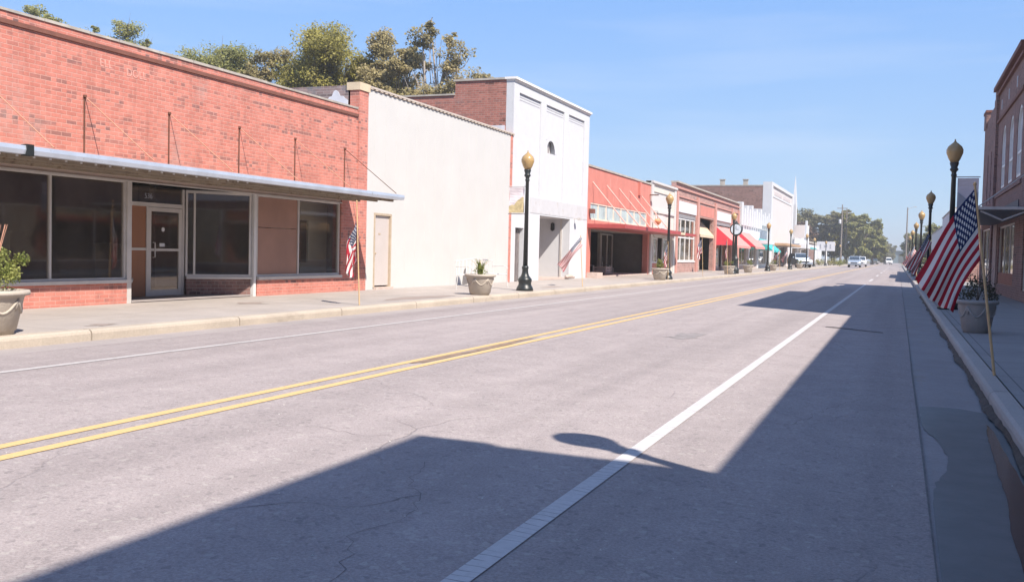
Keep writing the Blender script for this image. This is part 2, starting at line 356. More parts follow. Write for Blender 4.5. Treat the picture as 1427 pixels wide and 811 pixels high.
# ------------------------------------------------------------------ geometry helpers
def tag(o, label=None, cat=None, group=None, kind=None):
    if label: o['label'] = label
    if cat: o['category'] = cat
    if group: o['group'] = group
    if kind: o['kind'] = kind
    return o
def thing(name, label, cat, loc=(0, 0, 0), rz=0, group=None):
    o = bpy.data.objects.new(name, None); C.objects.link(o); o.empty_display_size = .2
    o.location = loc; o.rotation_euler = (0, 0, rz)
    return tag(o, label, cat, group)
class MB:
    """collects faces; world=True: coordinates are world ones and the parent's place is taken off"""
    def __init__(s): s.v = []; s.f = []; s.uv = None; s.ch = []
    def add(s, vs, fs):
        n = len(s.v); s.ch.append((n, len(s.f))); s.v += [tuple(p) for p in vs]; s.f += [tuple(i + n for i in f) for f in fs]; return s
    def each(s, name, m, parent=None, **k):
        """one part per shape added"""
        ch = s.ch + [(len(s.v), len(s.f))]; out = []
        for (v0, f0), (v1, f1) in zip(ch, ch[1:]):
            q = MB(); q.v = s.v[v0:v1]; q.f = [tuple(i - v0 for i in f) for f in s.f[f0:f1]]; out.append(q.build(name, m, parent, **k))
        return out
    def box(s, x0, x1, y0, y1, z0, z1):
        if x0 > x1: x0, x1 = x1, x0
        if y0 > y1: y0, y1 = y1, y0
        if z0 > z1: z0, z1 = z1, z0
        return s.add([(x, y, z) for z in (z0, z1) for y in (y0, y1) for x in (x0, x1)],
                     [(0, 2, 3, 1), (4, 5, 7, 6), (0, 1, 5, 4), (2, 6, 7, 3), (0, 4, 6, 2), (1, 3, 7, 5)])
    def obox(s, a, b, w, z0, z1, side=0):
        """upright box along the ground line a-b, thickness w (side 0 centred, 1 to the left of a-b)"""
        a = Vector(a[:2]); b = Vector(b[:2]); d = (b - a).normalized(); n = Vector((-d.y, d.x))
        o0, o1 = (-w / 2, w / 2) if side == 0 else (0, w * side)
        ps = [a + n * o0, b + n * o0, b + n * o1, a + n * o1]
        vs = [(p.x, p.y, z) for z in (z0, z1) for p in ps]
        return s.add(vs, [(3, 2, 1, 0), (4, 5, 6, 7), (0, 1, 5, 4), (1, 2, 6, 5), (2, 3, 7, 6), (3, 0, 4, 7)])
    def tube(s, pts, r, n=8, cap=True):
        pts = [Vector(p) for p in pts]; rs = r if isinstance(r, (list, tuple)) else [r] * len(pts)
        rings = []
        for i, p in enumerate(pts):
            d = (pts[min(i + 1, len(pts) - 1)] - pts[max(i - 1, 0)]).normalized()
            up = Vector((0, 0, 1)) if abs(d.z) < .9 else Vector((1, 0, 0))
            a = d.cross(up).normalized(); b = d.cross(a).normalized()
            rings.append([p + (a * math.cos(2 * PI * k / n) + b * math.sin(2 * PI * k / n)) * rs[i] for k in range(n)])
        vs = [q for r_ in rings for q in r_]; fs = []
        for i in range(len(pts) - 1):
            for k in range(n):
                k2 = (k + 1) % n; fs.append((i * n + k, i * n + k2, (i + 1) * n + k2, (i + 1) * n + k))
        if cap: fs += [tuple(range(n))[::-1], tuple(range((len(pts) - 1) * n, len(pts) * n))]
        return s.add(vs, fs)
    def lathe(s, prof, n=24, c=(0, 0, 0), mod=None):
        vs = []; fs = []
        for i, (r, z) in enumerate(prof):
            for k in range(n):
                a = 2 * PI * k / n; q = r * (mod(a, i) if mod else 1)
                vs.append((c[0] + q * math.cos(a), c[1] + q * math.sin(a), c[2] + z))
        for i in range(len(prof) - 1):
            for k in range(n):
                k2 = (k + 1) % n; fs.append((i * n + k, i * n + k2, (i + 1) * n + k2, (i + 1) * n + k))
        fs += [tuple(range(n))[::-1], tuple(range((len(prof) - 1) * n, len(prof) * n))]
        return s.add(vs, fs)
    def prism(s, poly, axis, a0, a1):
        """poly of 2D points, extruded along axis ('x','y' or 'z')"""
        def P(p, a): return {'x': (a, p[0], p[1]), 'y': (p[0], a, p[1]), 'z': (p[0], p[1], a)}[axis]
        n = len(poly); vs = [P(p, a0) for p in poly] + [P(p, a1) for p in poly]
        fs = [tuple(range(n)), tuple(range(n, 2 * n))[::-1]] + [(i, n + i, n + (i + 1) % n, (i + 1) % n) for i in range(n)]
        return s.add(vs, fs)
    def build(s, name, m, parent=None, smooth=False, bevel=0, world=True, uv=None):
        me = bpy.data.meshes.new(name)
        off = parent_origin(parent) if (parent and world) else Vector((0, 0, 0))
        me.from_pydata([(p[0] - off.x, p[1] - off.y, p[2] - off.z) for p in s.v], [], s.f)
        if uv:
            ul = me.uv_layers.new(name='UVMap')
            for lp in me.loops: ul.data[lp.index].uv = uv[lp.vertex_index]
        bm = bmesh.new(); bm.from_mesh(me); bmesh.ops.recalc_face_normals(bm, faces=bm.faces); bm.to_mesh(me); bm.free()
        me.materials.append(M[m] if isinstance(m, str) else m)
        if smooth:
            for p in me.polygons: p.use_smooth = True
        o = bpy.data.objects.new(name, me); C.objects.link(o)
        if parent: o.parent = parent
        if bevel:
            b = o.modifiers.new('bevel', 'BEVEL'); b.width = bevel; b.segments = 2; b.limit_method = 'ANGLE'
        return o
def parent_origin(p):
    o = Vector((0, 0, 0))
    while p: o += p.location; p = p.parent
    return o
def kids(o): return [c for c in bpy.data.objects if c.parent == o]
def dup(o, loc=None, rz=None, label=None, group=None, parent=None):
    c = o.copy(); C.objects.link(c); c.parent = parent
    if loc is not None: c.location = loc
    if rz is not None: c.rotation_euler = (0, 0, rz)
    if label: c['label'] = label
    if group: c['group'] = group
    for ch in kids(o): dup(ch, parent=c)
    return c
def holes(mb, x0, x1, y0, y1, z0, z1, hs):
    """wall slab (thick in x) with rectangular openings (y0,y1,z0,z1)"""
    ys = sorted({y0, y1, *[min(max(h[0], y0), y1) for h in hs], *[min(max(h[1], y0), y1) for h in hs]})
    for a, b in zip(ys, ys[1:]):
        if b - a < 1e-5: continue
        m_ = (a + b) / 2
        cuts = sorted((max(h[2], z0), min(h[3], z1)) for h in hs if h[0] < m_ < h[1])
        z = z0
        for c0, c1 in cuts:
            if c0 > z + 1e-5: mb.box(x0, x1, a, b, z, c0)
            z = max(z, c1)
        if z < z1 - 1e-5: mb.box(x0, x1, a, b, z, z1)
    return mb

# ------------------------------------------------------------------ ground
CROWN, XC, WC = .08, -4.6, 5.6
def rz_(x): return CROWN * (1 - min(1, abs(x - XC) / WC) ** 1.6)
KL, KR, FL, FR = -9.7, .8, -13.1, 3.35
def strip(name, x0, x1, y0, y1, dz, m, nx=1, wob=0, parent=None):
    mb = MB(); ny = max(1, int((y1 - y0) / 4)) if wob else 1
    rnd = random.Random(name + str(x0))
    for j in range(ny + 1):
        y = y0 + (y1 - y0) * j / ny
        for i in range(nx + 1):
            x = x0 + (x1 - x0) * i / nx + (rnd.uniform(-wob, wob) if wob else 0)
            mb.v.append((x, y, rz_(x) + dz))
    for j in range(ny):
        for i in range(nx):
            a = j * (nx + 1) + i; mb.f.append((a, a + 1, a + nx + 2, a + nx + 1))
    return mb.build(name, m, parent)
mb = MB(); mb.add([(-1200, -300, -.12), (1200, -300, -.12), (1200, 1500, -.12), (-1200, 1500, -.12)], [(0, 1, 2, 3)])
tag(mb.build('ground', 'dirt'), kind='structure')
tag(strip('road', KL + .6, KR - .6, -60, 900, 0, 'asphalt', 28), kind='structure')
tag(strip('gutter', KR - .6, KR + .05, -60, 900, -.004, 'gutter', 4), kind='structure')
tag(strip('gutter', KL - .05, KL + .6, -60, 900, -.004, 'gutterL', 4), kind='structure')
for k, (x, w) in enumerate(((-4.86, .10), (-4.60, .10))):
    tag(strip('road_marking', x - w / 2, x + w / 2, -60, 420, .004, 'yline', 2), kind='structure')
tag(strip('road_marking', -7.84, -7.73, -60, 300, .004, 'wthin', 1), kind='structure')
mk = strip('road_marking', -1.555, -1.455, -60, 52, .005, 'wline', 1); tag(mk, kind='structure')
mb = MB(); y = 60
while y < 200:
    mb.add([(-1.58, y, rz_(-1.5) + .005), (-1.43, y, rz_(-1.43) + .005), (-1.43, y + 7, rz_(-1.43) + .005), (-1.58, y + 7, rz_(-1.5) + .005)], [(0, 1, 2, 3)]); y += 19
tag(mb.build('road_marking', 'wline'), kind='structure')
tag(strip('gutter_seam', KR - .612, KR - .6, -60, 240, .003, 'seam', 1, wob=.006), kind='structure')
# kerbs: cast lengths with rounded nose and open joints
def kerb(x, sgn, m, L_=3.05):
    mb = MB(); y = -30.; k = 0
    while y < 240:
        w = .16
        prof = [(0, -.1), (0, .10), (.012, .132), (.04, .15), (w, .155), (w, -.1)]
        poly = [(x + sgn * a, b) for a, b in prof]
        mb.prism(poly, 'y', y + .012, y + L_ - .012); y += L_; k += 1
    o = mb.build('kerb', m); tag(o, kind='structure')
kerb(KL, -1, 'kerb_tan'); kerb(KR, 1, 'kerb_grey')
def walk(x0, z0, x1, z1, m, ya, yb):
    mb = MB(); mb.add([(x0, ya, z0), (x1, ya, z1), (x1, yb, z1), (x0, yb, z0)], [(0, 1, 2, 3)])
    mb.add([(x0, ya, z0 - .3), (x1, ya, z1 - .3), (x1, yb, z1 - .3), (x0, yb, z0 - .3)], [(3, 2, 1, 0)])
    tag(mb.build('sidewalk', m), kind='structure')
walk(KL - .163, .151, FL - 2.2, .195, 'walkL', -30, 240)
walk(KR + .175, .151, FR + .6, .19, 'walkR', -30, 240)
# damp gutter and standing water on the near right side
def blob(name, pts, z, m, jit=.02, kind='structure', sub=5, seed=1, level=None):
    rnd = random.Random(seed); out = []
    n = len(pts)
    for i in range(n):
        a = Vector(pts[i]); b = Vector(pts[(i + 1) % n])
        for k in range(sub):
            p = a.lerp(b, k / sub); out.append((p.x + rnd.uniform(-jit, jit), p.y + rnd.uniform(-jit, jit) * 3))
    mb = MB(); mb.add([(p[0], p[1], (rz_(p[0]) + z) if level is None else (level(p[0]) if callable(level) else level)) for p in out], [tuple(range(len(out)))])
    return tag(mb.build(name, m), kind=kind)
M['walk_patch'] = concrete('brown_walk_patch', (.30, .245, .215))
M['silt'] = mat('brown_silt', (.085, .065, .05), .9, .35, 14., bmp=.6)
M['sheen'] = mat('wet_sheen', (.10, .095, .09), .22, .2, 5.)
M['damp'] = mat('wet_concrete', (.085, .08, .078), .45, .25, 4., bmp=.15, dirt=((.085, .08, .075), 2.2, .52, (1.5, .7, 1)))
blob('damp_gutter_concrete', [(.215, -2), (.215, 5.6), (.25, 6.1), (.33, 6.5), (.35, 7.0), (.30, 7.6), (.23, 8.0), (.215, 8.4), (.22, 9.25), (.5, 9.35), (.73, 9.2), (.79, 8), (.79, -2)], .002, 'damp', .007)
blob('puddle', [(.57, 2), (.56, 3.4), (.53, 4.4), (.55, 5.2), (.60, 5.9), (.615, 6.6), (.64, 7.3), (.665, 8.0), (.70, 8.5), (.725, 8.2), (.72, 7.0), (.735, 5.5), (.74, 4), (.75, 2)], 0, 'water', .005, seed=4, level=.0155)
# brown silt lying along the foot of the kerb
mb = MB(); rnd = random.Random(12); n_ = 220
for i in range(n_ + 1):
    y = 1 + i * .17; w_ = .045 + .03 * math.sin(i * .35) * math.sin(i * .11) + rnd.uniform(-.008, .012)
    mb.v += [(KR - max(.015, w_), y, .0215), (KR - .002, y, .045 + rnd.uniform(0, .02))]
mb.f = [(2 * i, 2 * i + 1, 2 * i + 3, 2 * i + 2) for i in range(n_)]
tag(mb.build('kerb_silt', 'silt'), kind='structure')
for k_, (pts_, sd_) in enumerate((([(-10.35, 18.6), (-10.15, 19.6), (-10.1, 21.2), (-10.3, 22.0), (-10.7, 21.0), (-10.75, 19.4)], 31), ([(-11.6, 15.2), (-11.4, 15.7), (-11.8, 16.1), (-12.1, 15.6)], 32), ([(-10.6, 29), (-10.3, 30.5), (-10.9, 31)], 33), ([(-10.1, 10.0), (-10.0, 10.3), (-10.15, 10.6), (-10.3, 10.3)], 34))):
    blob('sidewalk_patch', pts_, 0, 'walk_patch', .05, seed=sd_, level=lambda x: .154 + .044 * (-9.863 - x) / 5.437)  # brown patches lying flat on the left sidewalk
blob('road_patch', [(-1.28, 18.72), (-1.1, 18.86), (-.62, 18.5), (-.2, 18.2), (-.22, 18.1), (-.7, 18.34), (-1.12, 18.6)], .005, 'tar', .015, seed=3)
blob('road_patch', [(-4.79, 9.2), (-4.68, 9.3), (-4.68, 11.6), (-4.72, 13.0), (-4.79, 12.2), (-4.77, 10.6)], .0045, 'brown_stain', .018, seed=7)
blob('road_patch', [(-3.2, 14.2), (-2.8, 14.3), (-2.75, 15.2), (-3.1, 15.4)], .003, mat('thin_oil_stain', (.25, .225, .215), .8, .3, 6.), .07, seed=9)
# meandering crack through the shaded part of the lane
def crack(pts, w, seed, name='road_crack'):
    rnd = random.Random(seed); P = []
    for a, b in zip(pts, pts[1:]):
        a = Vector(a); b = Vector(b); n = max(2, int((b - a).length / .08))
        for k in range(n):
            p = a.lerp(b, k / n); P.append(Vector((p.x + rnd.uniform(-.025, .025), p.y + rnd.uniform(-.03, .03))))
    mb = MB()
    for i, p in enumerate(P):
        q = P[min(i + 1, len(P) - 1)] - P[max(i - 1, 0)]; n_ = Vector((-q.y, q.x)).normalized() * w * rnd.uniform(.3, 1)
        for s_ in (-1, 1):
            v = p + n_ * s_; mb.v.append((v.x, v.y, rz_(v.x) + .0025))
    for i in range(len(P) - 1): mb.f.append((2 * i, 2 * i + 1, 2 * i + 3, 2 * i + 2))
    tag(mb.build(name, 'tar'), kind='structure')
crack([(-2.5, 5.0), (-2.35, 4.5), (-2.2, 4.35), (-2.05, 3.95), (-2.15, 3.6), (-1.95, 3.2), (-1.9, 2.6)], .0015, 1)
crack([(-2.2, 4.35), (-2.35, 4.0), (-2.7, 3.9), (-2.9, 3.6)], .0025, 2)
crack([(-3.6, 5.6), (-3.2, 5.5), (-3.0, 5.7)], .002, 3)
crack([(-1.0, 7.2), (-.7, 7.6), (-.5, 8.6), (-.2, 9.6)], .002, 5)
# road pebbles: bright specks of loose grit
mb = MB(); rnd = random.Random(5)
for k in range(110):
    x = rnd.uniform(-7.5, .1); y = 3 + 16 * rnd.random() ** 1.4; r = rnd.uniform(.003, .007); z = rz_(x)
    a = rnd.uniform(0, 6)
    mb.add([(x + r * math.cos(a + t), y + r * math.sin(a + t), z + .001) for t in (0, 2, 4)] + [(x, y, z + r)], [(0, 1, 2), (0, 1, 3), (1, 2, 3), (2, 0, 3)])
tag(mb.build('road_grit', mat('pale_grit', (.6, .58, .54), .6, .3, 30.)), kind='stuff', label='pale loose grit scattered over the asphalt', cat='grit')

# ------------------------------------------------------------------ small parts used by several buildings
def window(root, y0, y1, z0, z1, x, fr=.05, mull=(), trans=(), m='alum', gl='glass', name='window', dep=.06, label=None):
    mb = MB()
    mb.box(x - dep, x + .005, y0, y1, z1 - fr, z1); mb.box(x - dep, x + .005, y0, y1, z0, z0 + fr)
    mb.box(x - dep, x + .005, y0, y0 + fr, z0 + fr, z1 - fr); mb.box(x - dep, x + .005, y1 - fr, y1, z0 + fr, z1 - fr)
    for q in mull: mb.box(x - dep + .004, x + .001, q - fr / 2, q + fr / 2, z0 + fr, z1 - fr)
    for q in trans: mb.box(x - dep + .007, x - .002, y0 + fr, y1 - fr, q - fr / 2, q + fr / 2)
    f = mb.build(name, m, root)
    if label: f['label'] = label
    p = MB(); p.box(x - dep * .6, x - dep * .6 + .006, y0 + fr * .5, y1 - fr * .5, z0 + fr * .5, z1 - fr * .5)
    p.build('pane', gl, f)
    return f
def shell(root, y0, y1, z1, depth=16, m='brick_dark', x=FL, z0=0, th=.25, sgn=-1, roof_drop=.5, inner=True, im='interior'):
    """side walls, back wall and roof behind a facade"""
    xb = x + sgn * depth; xa = x + sgn * th
    mb = MB()
    mb.box(xa, xb, y0, y0 + .2, z0, z1); mb.box(xa, xb, y1 - .2, y1, z0, z1); mb.box(xb, xb - sgn * .2, y0 + .2, y1 - .2, z0, z1)
    mb.build('side_wall', m, root)
    r = MB(); r.box(xa, xb - sgn * .2, y0 + .2, y1 - .2, z1 - roof_drop - .15, z1 - roof_drop); r.build('roof', 'roof', root)
    if inner:
        q = MB(); xi = x + sgn * min(depth - 1, 7)
        q.box(xi, xi + sgn * .1, y0 + .2, y1 - .2, z0, min(z1 - roof_drop - .2, 3.4))
        q.box(xa, xi, y0 + .2, y0 + .24, z0, min(z1 - roof_drop - .2, 3.4)); q.box(xa, xi, y1 - .24, y1 - .2, z0, min(z1 - roof_drop - .2, 3.4))
        q.box(xa, xi, y0 + .24, y1 - .24, 2.95, 3.0)
        q.build('inner_wall', im, root)
        f = MB(); f.box(xa, xi, y0 + .24, y1 - .24, .1, .22); f.build('inner_floor', 'interior_floor', root)

# ------------------------------------------------------------------ 1. long brick shop with the metal canopy
def brick_shop():
    Y0, Y1 = 3.0, 21.9
    t = thing('brick_shop', 'long low red brick shop with dark display windows under a metal canopy', 'building', (FL, (Y0 + Y1) / 2, 0))
    xw = FL - .25
    # upper wall and piers; opening from 3.4 to 21.15 under z 2.5
    mb = MB(); holes(mb, xw, FL, Y0, Y1, .1, 4.66, [(3.6, 21.17, .0, 2.5)])
    mb.box(xw + .02, FL - .004, Y0, Y1, 4.73, 4.86)
    mb.build('wall', 'brick_red', t)
    c = MB(); c.box(xw, FL + .035, Y0 - .02, Y1 - .02, 4.66, 4.73); c.build('brick_course', 'dark_course', t)
    c = MB(); rnd = random.Random(3); y = Y0
    while y < Y1 - .05:
        L_ = min(rnd.uniform(.5, 1.1), Y1 - .02 - y); c.box(xw - .03, FL + .02, y + .006, y + L_ - .006, 4.86, 4.90 + rnd.uniform(0, .012)); y += L_
    c.build('coping', 'cap', t)
    # bulkheads of brick below the glass
    b = MB(); b.box(xw + .05, FL + .0, 3.6, 13.86, .1, .55); b.box(xw + .05, FL + .0, 17.74, 21.17, .1, .53); b.each('bulkhead', 'brick_red', t)
    s = MB(); s.box(xw + .04, FL + .05, 3.6, 13.86, .552, .61); s.box(xw + .04, FL + .05, 17.74, 21.17, .532, .60); s.each('sill', 'alum', t)
    # header above the windows
    h = MB(); h.box(xw, FL - .03, 3.6, 21.17, 2.42, 2.56); h.build('header', mat('pale_header_board', (.62, .53, .46), .8, .1, 2.), t)
    window(t, 3.6, 6.9, .61, 2.42, FL - .04, .045)
    window(t, 6.98, 13.86, .61, 2.42, FL - .04, .042, mull=(9.5, 12.17))
    tr_ = MB(); tr_.box(FL - .03, FL + .02, 3.6, 21.17, 2.40, 2.425); tr_.build('head_trim', 'alum', t)
    # corner posts
    p = MB(); p.box(FL - .10, FL, 13.862, 13.97, .17, 2.42); p.build('post', 'alum', t)
    p = MB(); p.box(FL - .08, FL + .01, 17.60, 17.68, .17, 2.42); p.build('post', 'white_metal', t)
    # window to the right: left half closed with a board
    f = window(t, 17.74, 21.15, .60, 2.42, FL - .04, .05, mull=(19.36,))
    f['label'] = 'display window half closed with a brown board'
    q = MB(); q.box(FL - .075, FL - .064, 17.795, 19.33, .655, 1.685); q.box(FL - .075, FL - .064, 17.795, 19.33, 1.70, 2.365); q.build('brown_board', 'plywood2', t)
    q = MB(); holes(q, FL - .75, FL - .7, 19.2, 21.6, .2, 2.4, [(20.0, 20.75, .9, 1.95)]); q.build('added_partition', mat('pale_partition', (.72, .74, .66), .8, .05, 2.), t)  # pale wall added close behind the glass to brighten this pane
    # entrance recess
    xd = FL - .9
    a = MB()
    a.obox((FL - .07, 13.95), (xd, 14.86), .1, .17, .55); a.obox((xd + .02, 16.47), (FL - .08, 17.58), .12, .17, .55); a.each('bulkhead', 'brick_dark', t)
    s = MB(); s.obox((FL - .07, 13.95), (xd, 14.86), .16, .552, .60); s.obox((xd + .02, 16.47), (FL - .05, 17.58), .18, .552, .60); s.each('sill', 'alum', t)
    for (p0, p1, ms) in (((FL - .07, 13.97), (xd, 14.88), ()), ((xd + .01, 16.46), (FL - .05, 17.56), (.12,))):
        w = MB(); w.obox(p0, p1, .05, .60, .65); w.obox(p0, p1, .05, 2.36, 2.42)
        A = Vector(p0); B_ = Vector(p1); d = (B_ - A)
        for k in (0, 1) + ms:
            c0 = A + d * (k * .97 + .0); w.obox(c0, c0 + d * .03, .055, .65, 2.36)
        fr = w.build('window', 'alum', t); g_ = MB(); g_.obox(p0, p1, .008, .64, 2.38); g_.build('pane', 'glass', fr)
    # door wall
    dw = MB()
    for yy0, yy1, zz in ((14.86, 14.93, 2.42), (15.335, 15.385, 2.02), (16.375, 16.45, 2.42)): dw.box(xd - .05, xd, yy0, yy1, .2, zz)
    dw.box(xd - .05, xd - .002, 14.93, 16.375, 2.02, 2.10); dw.box(xd - .05, xd - .002, 14.93, 15.335, 1.14, 1.19)
    dw.build('door_frame', 'alum', t)
    q = MB(); q.box(xd - .04, xd - .02, 14.93, 15.335, .2, 1.14); q.box(xd - .04, xd - .02, 14.93, 15.335, 1.19, 2.02); q.build('plywood_panel', 'plywood', t)
    d = MB(); d.box(xd - .045, xd - .005, 15.39, 15.47, .22, 2.01); d.box(xd - .045, xd - .005, 16.28, 16.37, .22, 2.01)
    d.box(xd - .044, xd - .006, 15.47, 16.28, 1.93, 2.01); d.box(xd - .044, xd - .006, 15.47, 16.28, .22, .34); d.box(xd - .044, xd - .006, 15.47, 16.28, 1.13, 1.18)
    dr = d.build('door', 'alum', t)
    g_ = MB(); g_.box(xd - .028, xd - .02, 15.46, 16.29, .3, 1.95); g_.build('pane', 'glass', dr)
    g_ = MB(); g_.tube([(xd + .0, 15.52, 1.0), (xd + .05, 15.52, 1.0), (xd + .05, 15.52, 1.3), (xd, 15.52, 1.3)], .012, 8); g_.build('handle', 'alum', dr)
    st = MB()
    st.lathe([(.045, 0), (.045, .004)], 16); st.v = [(xd - .018 + p[2], 15.82 + p[0], 1.57 + p[1]) for p in st.v]; st.box(xd - .019, xd - .014, 15.72, 15.87, 1.22, 1.29)
    st.each('sticker', 'white_sign', dr)
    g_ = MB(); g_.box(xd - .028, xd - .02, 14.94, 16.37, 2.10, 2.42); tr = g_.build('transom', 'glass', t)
    txt(tr, '536', .15, (xd - .012, 15.28, 2.18), 'sign_text', 'house_number')
    fl = MB(); fl.prism([(FL - .002, 13.98), (FL - .002, 17.58), (xd, 16.45), (xd, 14.88)], 'z', .19, .215); fl.build('threshold', 'gutterL', t)
    shell(t, Y0, Y1, 4.6, 15, 'brick_dark')
    for q_ in (9., 12.9, 17.6):
        c = MB(); c.box(FL - 3.1, FL - 2.9, q_, q_ + .2, .22, 2.95); c.build('inner_column', mat('inner_column_paint', (.3, .27, .25), .8, .1, 2.), t)
    for (xx, yy, w_, h_) in ((FL - 2.2, 8.2, 1.6, 1.0), (FL - 3.6, 10.6, 1.2, 1.9), (FL - 2.6, 13.0, .6, 1.2), (FL - 3.4, 17.0, 2.2, 1.0)):
        k = MB(); k.box(xx - .5, xx, yy, yy + w_, .22, .22 + h_); k.box(xx - .52, xx + .02, yy - .03, yy + w_ + .03, .222 + h_, .26 + h_); k.build('counter', mat('pale_counter', (.5, .47, .42), .7, .1, 2.), t)
    # ghost lettering
    txt(t, 'ELL', .20, (FL + .003, 13.17, 4.36), 'ghost', 'ghost_lettering')
    txt(t, 'DOLL', .20, (FL + .003, 13.80, 4.30), 'ghost', 'ghost_lettering')
    # canopy
    cz = 2.50; X1 = FL + 1.6; Y1c = 21.45; Y0c = 2.6
    k = MB()
    n = 150; vs = []; 
    for i in range(n + 1):
        y = Y0c + (Y1c - Y0c) * i / n; dz = .018 if i % 2 else -.0
        vs += [(FL + .01, y, cz + .10 + dz), (X1 - .06, y, cz + .03 + dz), (FL + .01, y, cz + .085 + dz), (X1 - .06, y, cz + .015 + dz)]
    fs = []
    for i in range(n):
        a = 4 * i; b = a + 4; fs += [(a, a + 1, b + 1, b), (a + 2, b + 2, b + 3, a + 3)]
    k.add(vs, fs)
    cn = k.build('canopy', 'soffit', t)
    gt = MB()
    for (ya, yb) in ((Y0c, 10.2), (10.3, Y1c)):
        gt.prism([(X1 - .07, cz - .005), (X1 - .07, cz + .11), (X1 - .05, cz + .115), (X1 - .04, cz + .06), (X1 + .0, cz + .125), (X1 + .03, cz + .12), (X1 + .04, cz + .06), (X1 + .02, cz + .0)], 'y', ya, yb)
    gt.build('gutter', 'galv', cn)
    j = MB(); j.box(X1 - .06, X1 + .055, 10.19, 10.31, cz - .02, cz + .14); j.build('gutter_joint', 'black_iron', cn)
    e = MB(); e.box(FL + .01, X1, Y1c - .03, Y1c, cz + .0, cz + .12); e.build('end_flashing', 'galv', cn)
    sl = MB()
    for xx in (FL + .35, FL + .85, FL + 1.3): sl.box(xx, xx + .05, Y0c, Y1c - .04, cz - .045, cz + .012)
    sl.build('purlin', 'soffit', cn)
    rv = MB(); y = 9.0
    while y < 15.6:
        rv.box(X1 - .13, X1 - .105, y, y + .025, cz - .03, cz - .005); y += .29
    rv.each('rivet', 'white_metal', cn)
    # hangers: rusty wall strip and tie rod
    for yw in (8.6, 10.75, 12.83, 14.91, 17.04, 19.09, 21.26):
        r = MB(); r.box(FL + .001, FL + .018, yw - .012, yw + .012, 2.64, 3.76); r.tube([(FL + .02, yw, 3.76), (FL + .02, yw, 3.80)], .03, 8)
        r.build('wall_strap', 'rust_rod', t)
        r = MB(); r.tube([(FL + .02, yw + .02, 3.76), (X1 - .15, yw + .10, 2.66)], .009, 6); r.build('tie_rod', 'tan_rod' if yw < 21 else 'rust_rod', t)
    return t

def txt(parent, s, size, loc, m, name, rot=None, ext=.002):
    cu = bpy.data.curves.new(name, 'FONT'); cu.body = s; cu.size = size; cu.extrude = ext
    tmp = bpy.data.objects.new('tmp', cu); C.objects.link(tmp)
    dg = bpy.context.evaluated_depsgraph_get(); me = bpy.data.meshes.new_from_object(tmp.evaluated_get(dg)); me.name = name
    bpy.data.objects.remove(tmp)
    Rm = rot or Matrix(((0, 0, 1), (1, 0, 0), (0, 1, 0)))        # reads along +Y, faces +X
    off = parent_origin(parent)
    for v in me.vertices: v.co = Rm @ v.co + Vector(loc) - off
    me.materials.clear(); me.materials.append(M[m])
    o = bpy.data.objects.new(name, me); C.objects.link(o); o.parent = parent
    return o
brick_shop()

